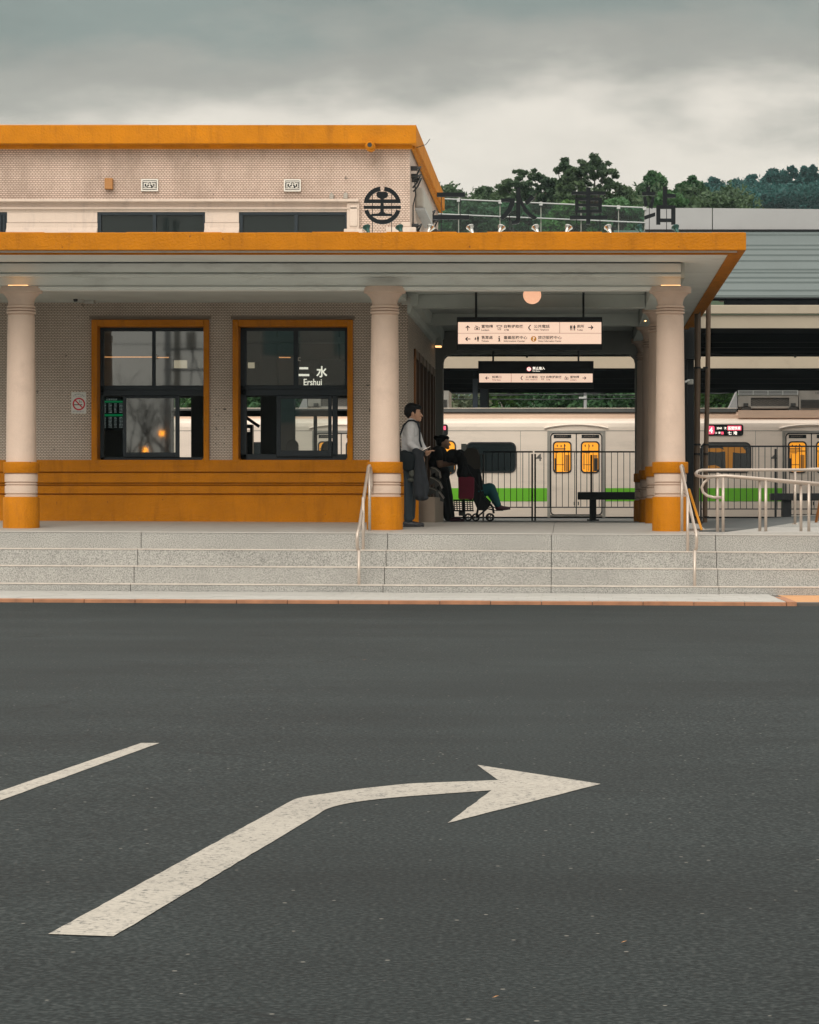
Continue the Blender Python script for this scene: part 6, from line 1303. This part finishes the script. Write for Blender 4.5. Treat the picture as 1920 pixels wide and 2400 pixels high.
for s_, ox in ((-1, 0), (1, 45)):
    q = MB(); q.ball(Wp(725+ox, 1362, .09*s_), (.05, .04, .035)); q.cap2(Wp(735+ox, 1365, .09*s_), Wp(850+ox, 1375, .09*s_), .036, .022); skin_part(q, 'shoe', 'shoe_purple', wo, .009, 3)
# stroller
SO = 45.55
def St(zx, zy, dy=0): return P(940+zx*SW, 1000+zy*SW, SO)+Vector((0, dy, .03))
st = thing('stroller', 'black pushchair with a large hood and small wheels in the passage', 'stroller', St(1150, 1405, .2))
def panel(q, pts, d0, d1): q.prism([(St(a, b_).x, St(a, b_).z) for a, b_ in pts], SO+d0, SO+d1)
hood = [(905, 400), (950, 345), (1030, 335), (1100, 360), (1128, 440), (1138, 640), (1060, 640), (960, 560), (905, 470)]
seat = [(905, 470), (960, 560), (1060, 640), (1138, 640), (1160, 790), (1205, 1030), (1290, 1110), (1280, 1165), (1215, 1235), (1110, 1235), (1060, 1120), (960, 900), (880, 640)]
for d0 in (0, .40):
    q = MB(); panel(q, hood, d0, d0+.015); q.build('hood', 'hood_cloth', st)
    q = MB(); panel(q, seat, d0, d0+.018); q.build('side_panel', 'black_cloth', st)
q = MB(); q.tube([St(a, b_, .2) for a, b_ in ((905, 400), (950, 345), (1030, 335), (1100, 360), (1128, 440))], .012, 6)
for i in range(4):
    a, b_ = hood[i], hood[i+1]; q.add([St(*a, .016), St(*b_, .016), St(*b_, .40), St(*a, .40)], [(0, 1, 2, 3)])
q.build('hood_top', 'hood_cloth', st)
q = MB()
for a, b_ in (((905, 470), (880, 640)), ((880, 640), (960, 900)), ((960, 900), (1060, 1080)), ((1060, 1080), (1270, 1150))): q.add([St(*a, .02), St(*b_, .02), St(*b_, .40), St(*a, .40)], [(0, 1, 2, 3)])
q.build('seat_back', 'black_cloth', st)
for d0 in (-.012, .43):
    q = MB(); q.tube([St(800, 375, d0), St(860, 365, d0), St(900, 480, d0), St(1000, 700, d0), St(1220, 1080, d0), St(1320, 1190, d0), St(1335, 1280, d0)], .012, 8); q.tube([St(1110, 700, d0), St(1150, 1000, d0), St(1080, 1340, d0)], .011, 8); q.tube([St(1080, 1340, d0), St(1240, 1210, d0), St(1335, 1230, d0)], .010, 8); q.build('frame', 'dark_steel', st)
q = MB(); q.tube([St(800, 375, -.012), St(800, 375, .43)], .014, 8); q.build('handlebar', 'rubber', st)
for a, d0, rr_ in ((1080, -.03, 60), (1290, -.03, 62), (960, .30, 60), (1270, .44, 62)):
    c = St(a, 1340, d0); r_ = rr_*SW*SO/F; cz = max(c.z, gz(c.x, ZF)+r_+.001); c.z = gz(c.x, ZF)+r_+.002
    q = MB(); q.tube([c+Vector((math.cos(t)*(r_-.014), 0, math.sin(t)*(r_-.014))) for t in [2*math.pi*i/22 for i in range(22)]], .014, 8, closed=True); w_ = q.build('wheel', 'rubber', st, smooth=True)
    q = MB(); q.tube([c-Vector((0, .018, 0)), c+Vector((0, .018, 0))], .014, 8)
    for k in range(5): t = 2*math.pi*k/5; q.tube([c, c+Vector((math.cos(t)*(r_-.02), 0, math.sin(t)*(r_-.02)))], .005, 5)
    q.build('spokes', 'plastic_grey', w_)
q = MB()
for k in range(6): z_ = 1095+k*28; q.tube([St(760, z_, .02), St(1040, z_, .02)], .006, 4)
for k in range(8): x_ = 765+k*38; q.tube([St(x_, 1090, .02), St(x_+8, 1240, .02)], .008, 4)
q.tube([St(755, 1088, .02), St(1050, 1088, .02)], .012, 5); q.tube([St(755, 1240, .02), St(1050, 1240, .02)], .012, 5); q.build('basket', 'dark_steel', st)
q = MB(); a, b_ = St(830, 1240, .1), St(920, 1315, .1); q.box(a.x, b_.x, a.y, a.y+.2, b_.z, a.z); q.build('storage_box', 'plastic_grey', st, bevel=.012)
oc = thing('person', 'seated person in the stroller with teal trousers and purple shoes, head hidden by the hood', 'person', St(1200, 1230, .2))
q = MB(); q.ball(St(1030, 470, .2), (.075, .068, .09)); q.cap2(St(1030, 530, .2), St(1035, 600, .2), .045, .05); q.ball(St(1050, 720, .2), (.10, .14, .17)); q.ball(St(1090, 920, .2), (.11, .14, .13))
for d0 in (.11, .29): q.cap2(St(1110, 960, d0), St(1285, 905, d0), .06, .05); q.cap2(St(1285, 905, d0), St(1385, 1150, d0), .048, .035); q.ball(St(1400, 1190, d0), (.04, .03, .03))
for d0, s_ in ((.05, 1), (.35, -1)): q.cap2(St(1050, 640, d0), St(1090, 800, d0), .04, .034); q.cap2(St(1090, 800, d0), St(1170, 880, d0+.03*s_), .033, .024); hand(q, St(1185, 890, d0+.03*s_), (.8, 0, -.2), (0, 0, 1), s_, .75, .5)
skin_part(q, 'body', 'skin', oc, .009, 3)
q = MB(); q.ball(St(1020, 445, .2), (.083, .076, .075)); skin_part(q, 'hair', 'hair', oc, .01, 2)
q = MB(); q.ball(St(1050, 720, .2), (.115, .155, .18)); q.ball(St(1085, 900, .2), (.12, .155, .13)); 
for d0 in (.05, .35): q.cap2(St(1050, 640, d0), St(1090, 800, d0), .052, .045); q.cap2(St(1090, 800, d0), St(1150, 860, d0), .044, .036)
skin_part(q, 'sweater', 'black_cloth', oc, .011, 3)
q = MB()
for d0 in (.10, .30): q.cap2(St(1130, 960, d0), St(1278, 925, d0), .105, .098); q.cap2(St(1278, 925, d0), St(1335, 1030, d0), .098, .078); q.cap2(St(1335, 1030, d0), St(1390, 1150, d0), .076, .056)
skin_part(q, 'trousers', 'teal_cloth', oc, .01, 4)
for d0, ox in ((.11, 0), (.29, 20)):
    q = MB(); q.ball(St(1400+ox, 1195, d0), (.055, .04, .045)); q.cap2(St(1420+ox, 1203, d0), St(1535+ox, 1205, d0), .042, .024); s1_ = skin_part(q, 'shoe', 'shoe_purple', oc, .009, 3)
    q = MB(); q.tube([St(1370+ox, 1226, d0), St(1480+ox, 1226, d0), St(1555+ox, 1214, d0)], .010, 6); q.build('sole', 'sole', s1_)
q = MB(); a, b_ = St(1345, 1232, .04), St(1470, 1238, .36); q.box(a.x, b_.x, a.y, b_.y, b_.z-.006, a.z); q.build('footrest', 'dark_steel', st)
mb_ = thing('tote_bag', 'maroon tote bag hanging from the stroller handle on black straps', 'bag', St(945, 1080, -.1))
q = MB(); q.prism([(St(a, c).x, St(a, c).z) for a, c in ((828, 765), (880, 752), (940, 760), (1000, 750), (1062, 762), (1060, 950), (1050, 1062), (1030, 1080), (940, 1074), (845, 1078), (832, 1050), (835, 900))], SO-.17, SO-.05); q.build('bag', 'maroon', mb_, bevel=.02)
q = MB(); q.tube([St(870, 770, -.15), St(895, 610, -.13), (St(915, 500, -.02)), St(960, 610, -.13), St(1000, 770, -.15)], .012, 6); q.build('strap', 'black_cloth', mb_)
bb = thing('black_bag', 'bulky black bag between the woman and the stroller handle', 'bag', St(890, 760, -.05))
q = MB(); q.ball(St(885, 560, .02), (.085, .10, .15)); q.ball(St(885, 690, .02), (.095, .10, .12)); q.ball(St(850, 440, .05), (.085, .08, .10)); q.ball(St(745, 430, .10), (.11, .09, .095)); q.ball(St(700, 480, .10), (.08, .09, .075)); q.ball(St(790, 500, .08), (.08, .08, .07)); skin_part(q, 'bag', 'black_cloth', bb, .011, 3)
# left of the woman: pale block with shell chairs
bk = thing('side_block', 'low beige block by the passage wall behind the man', 'wall block', P(995, 1226, 43.2))
q = MB(); q.box(XC+.004, X(1031, 43.2), 41.7, 44.4, .05, Z(1166, 43.2)); q.build('block', 'beige_block', bk, bevel=.01)
sc_ = thing('shell_chairs', 'stacked curved grey shells with bright rims on the beige block', 'chairs', P(1010, 1165, 43.4))
for k in range(3):
    q = MB(); z_ = 1155-k*24
    pts = [P(1006+k*2, z_-12, 43.3), P(1018+k*1.5, z_-8, 43.3), P(1030, z_, 43.3), P(1040-k*4, z_+14, 43.3)]
    for i in range(3): q.add([pts[i], pts[i+1], pts[i+1]+Vector((0, .42, .02)), pts[i]+Vector((0, .42, .02)), pts[i]-Vector((0, 0, .12)), pts[i+1]-Vector((0, 0, .05))], [(0, 1, 2, 3), (0, 4, 5, 1)])
    o = q.build('shell', 'shell_grey', sc_); q = MB(); q.tube(pts, .006, 5); q.build('rim', 'insulator_grey', o)
q = MB(); q.box(X(1024, 43.5), X(1030, 43.5), 43.25, 43.31, .1, Z(1150, 43.5)); q.build('upright', 'plastic_grey', sc_)
vp = thing('card_reader_post', 'slim grey card reader post behind the stroller', 'card reader', P(1087, 1222, 49))
q = MB(); q.tube([P(1087, 1222, 49.05), P(1087, 1056, 49.05)], .02, 8); q.build('post', 'dark_steel', vp); q = MB(); q.pbox(1081, 1092.5, 1040, 1057, 49, .06); q.build('reader', 'ceiling_paint', vp, bevel=.006); q = MB(); q.pbox(1092.6, 1093.8, 1040, 1072, 49, .03); q.build('edge_strip', 'parapet_white', vp)
ib = thing('information_stand', 'thin dark framed stand right of the stroller before the train window', 'stand', P(1126, 1222, 50))
q = MB(); q.pbox(1119, 1134.5, 1064, 1066, 50, .03).pbox(1133, 1134.8, 1066, 1222, 50, .03).pbox(1119, 1120.6, 1066, 1222, 50, .03); q.build('frame', 'plastic_grey', ib)
lp = thing('luggage_post', 'narrow brown post against the train side right of the stroller', 'post', P(1132, 1150, 50.8)); q = MB(); q.pbox(1131, 1133.5, 1105, 1222, 50.8, .05); q.build('post', 'brown_pipe', lp)

# ------------------------------------------------------------------ haze
hz = MB(); hz.box(-140, 140, -75, 520, -2.4, 62)
hm = bpy.data.materials.new('haze_air'); hm.use_nodes = True; ht = hm.node_tree; ht.nodes.clear()
ho = ht.nodes.new('ShaderNodeOutputMaterial'); hv = ht.nodes.new('ShaderNodeVolumePrincipled'); hv.inputs['Density'].default_value = .0002; hv.inputs['Color'].default_value = (.62, .76, .80, 1); hv.inputs['Anisotropy'].default_value = .2
ht.links.new(hv.outputs[0], ho.inputs['Volume']); MAT['haze_air'] = hm
tag(hz.build('haze', 'haze_air'), kind='stuff')
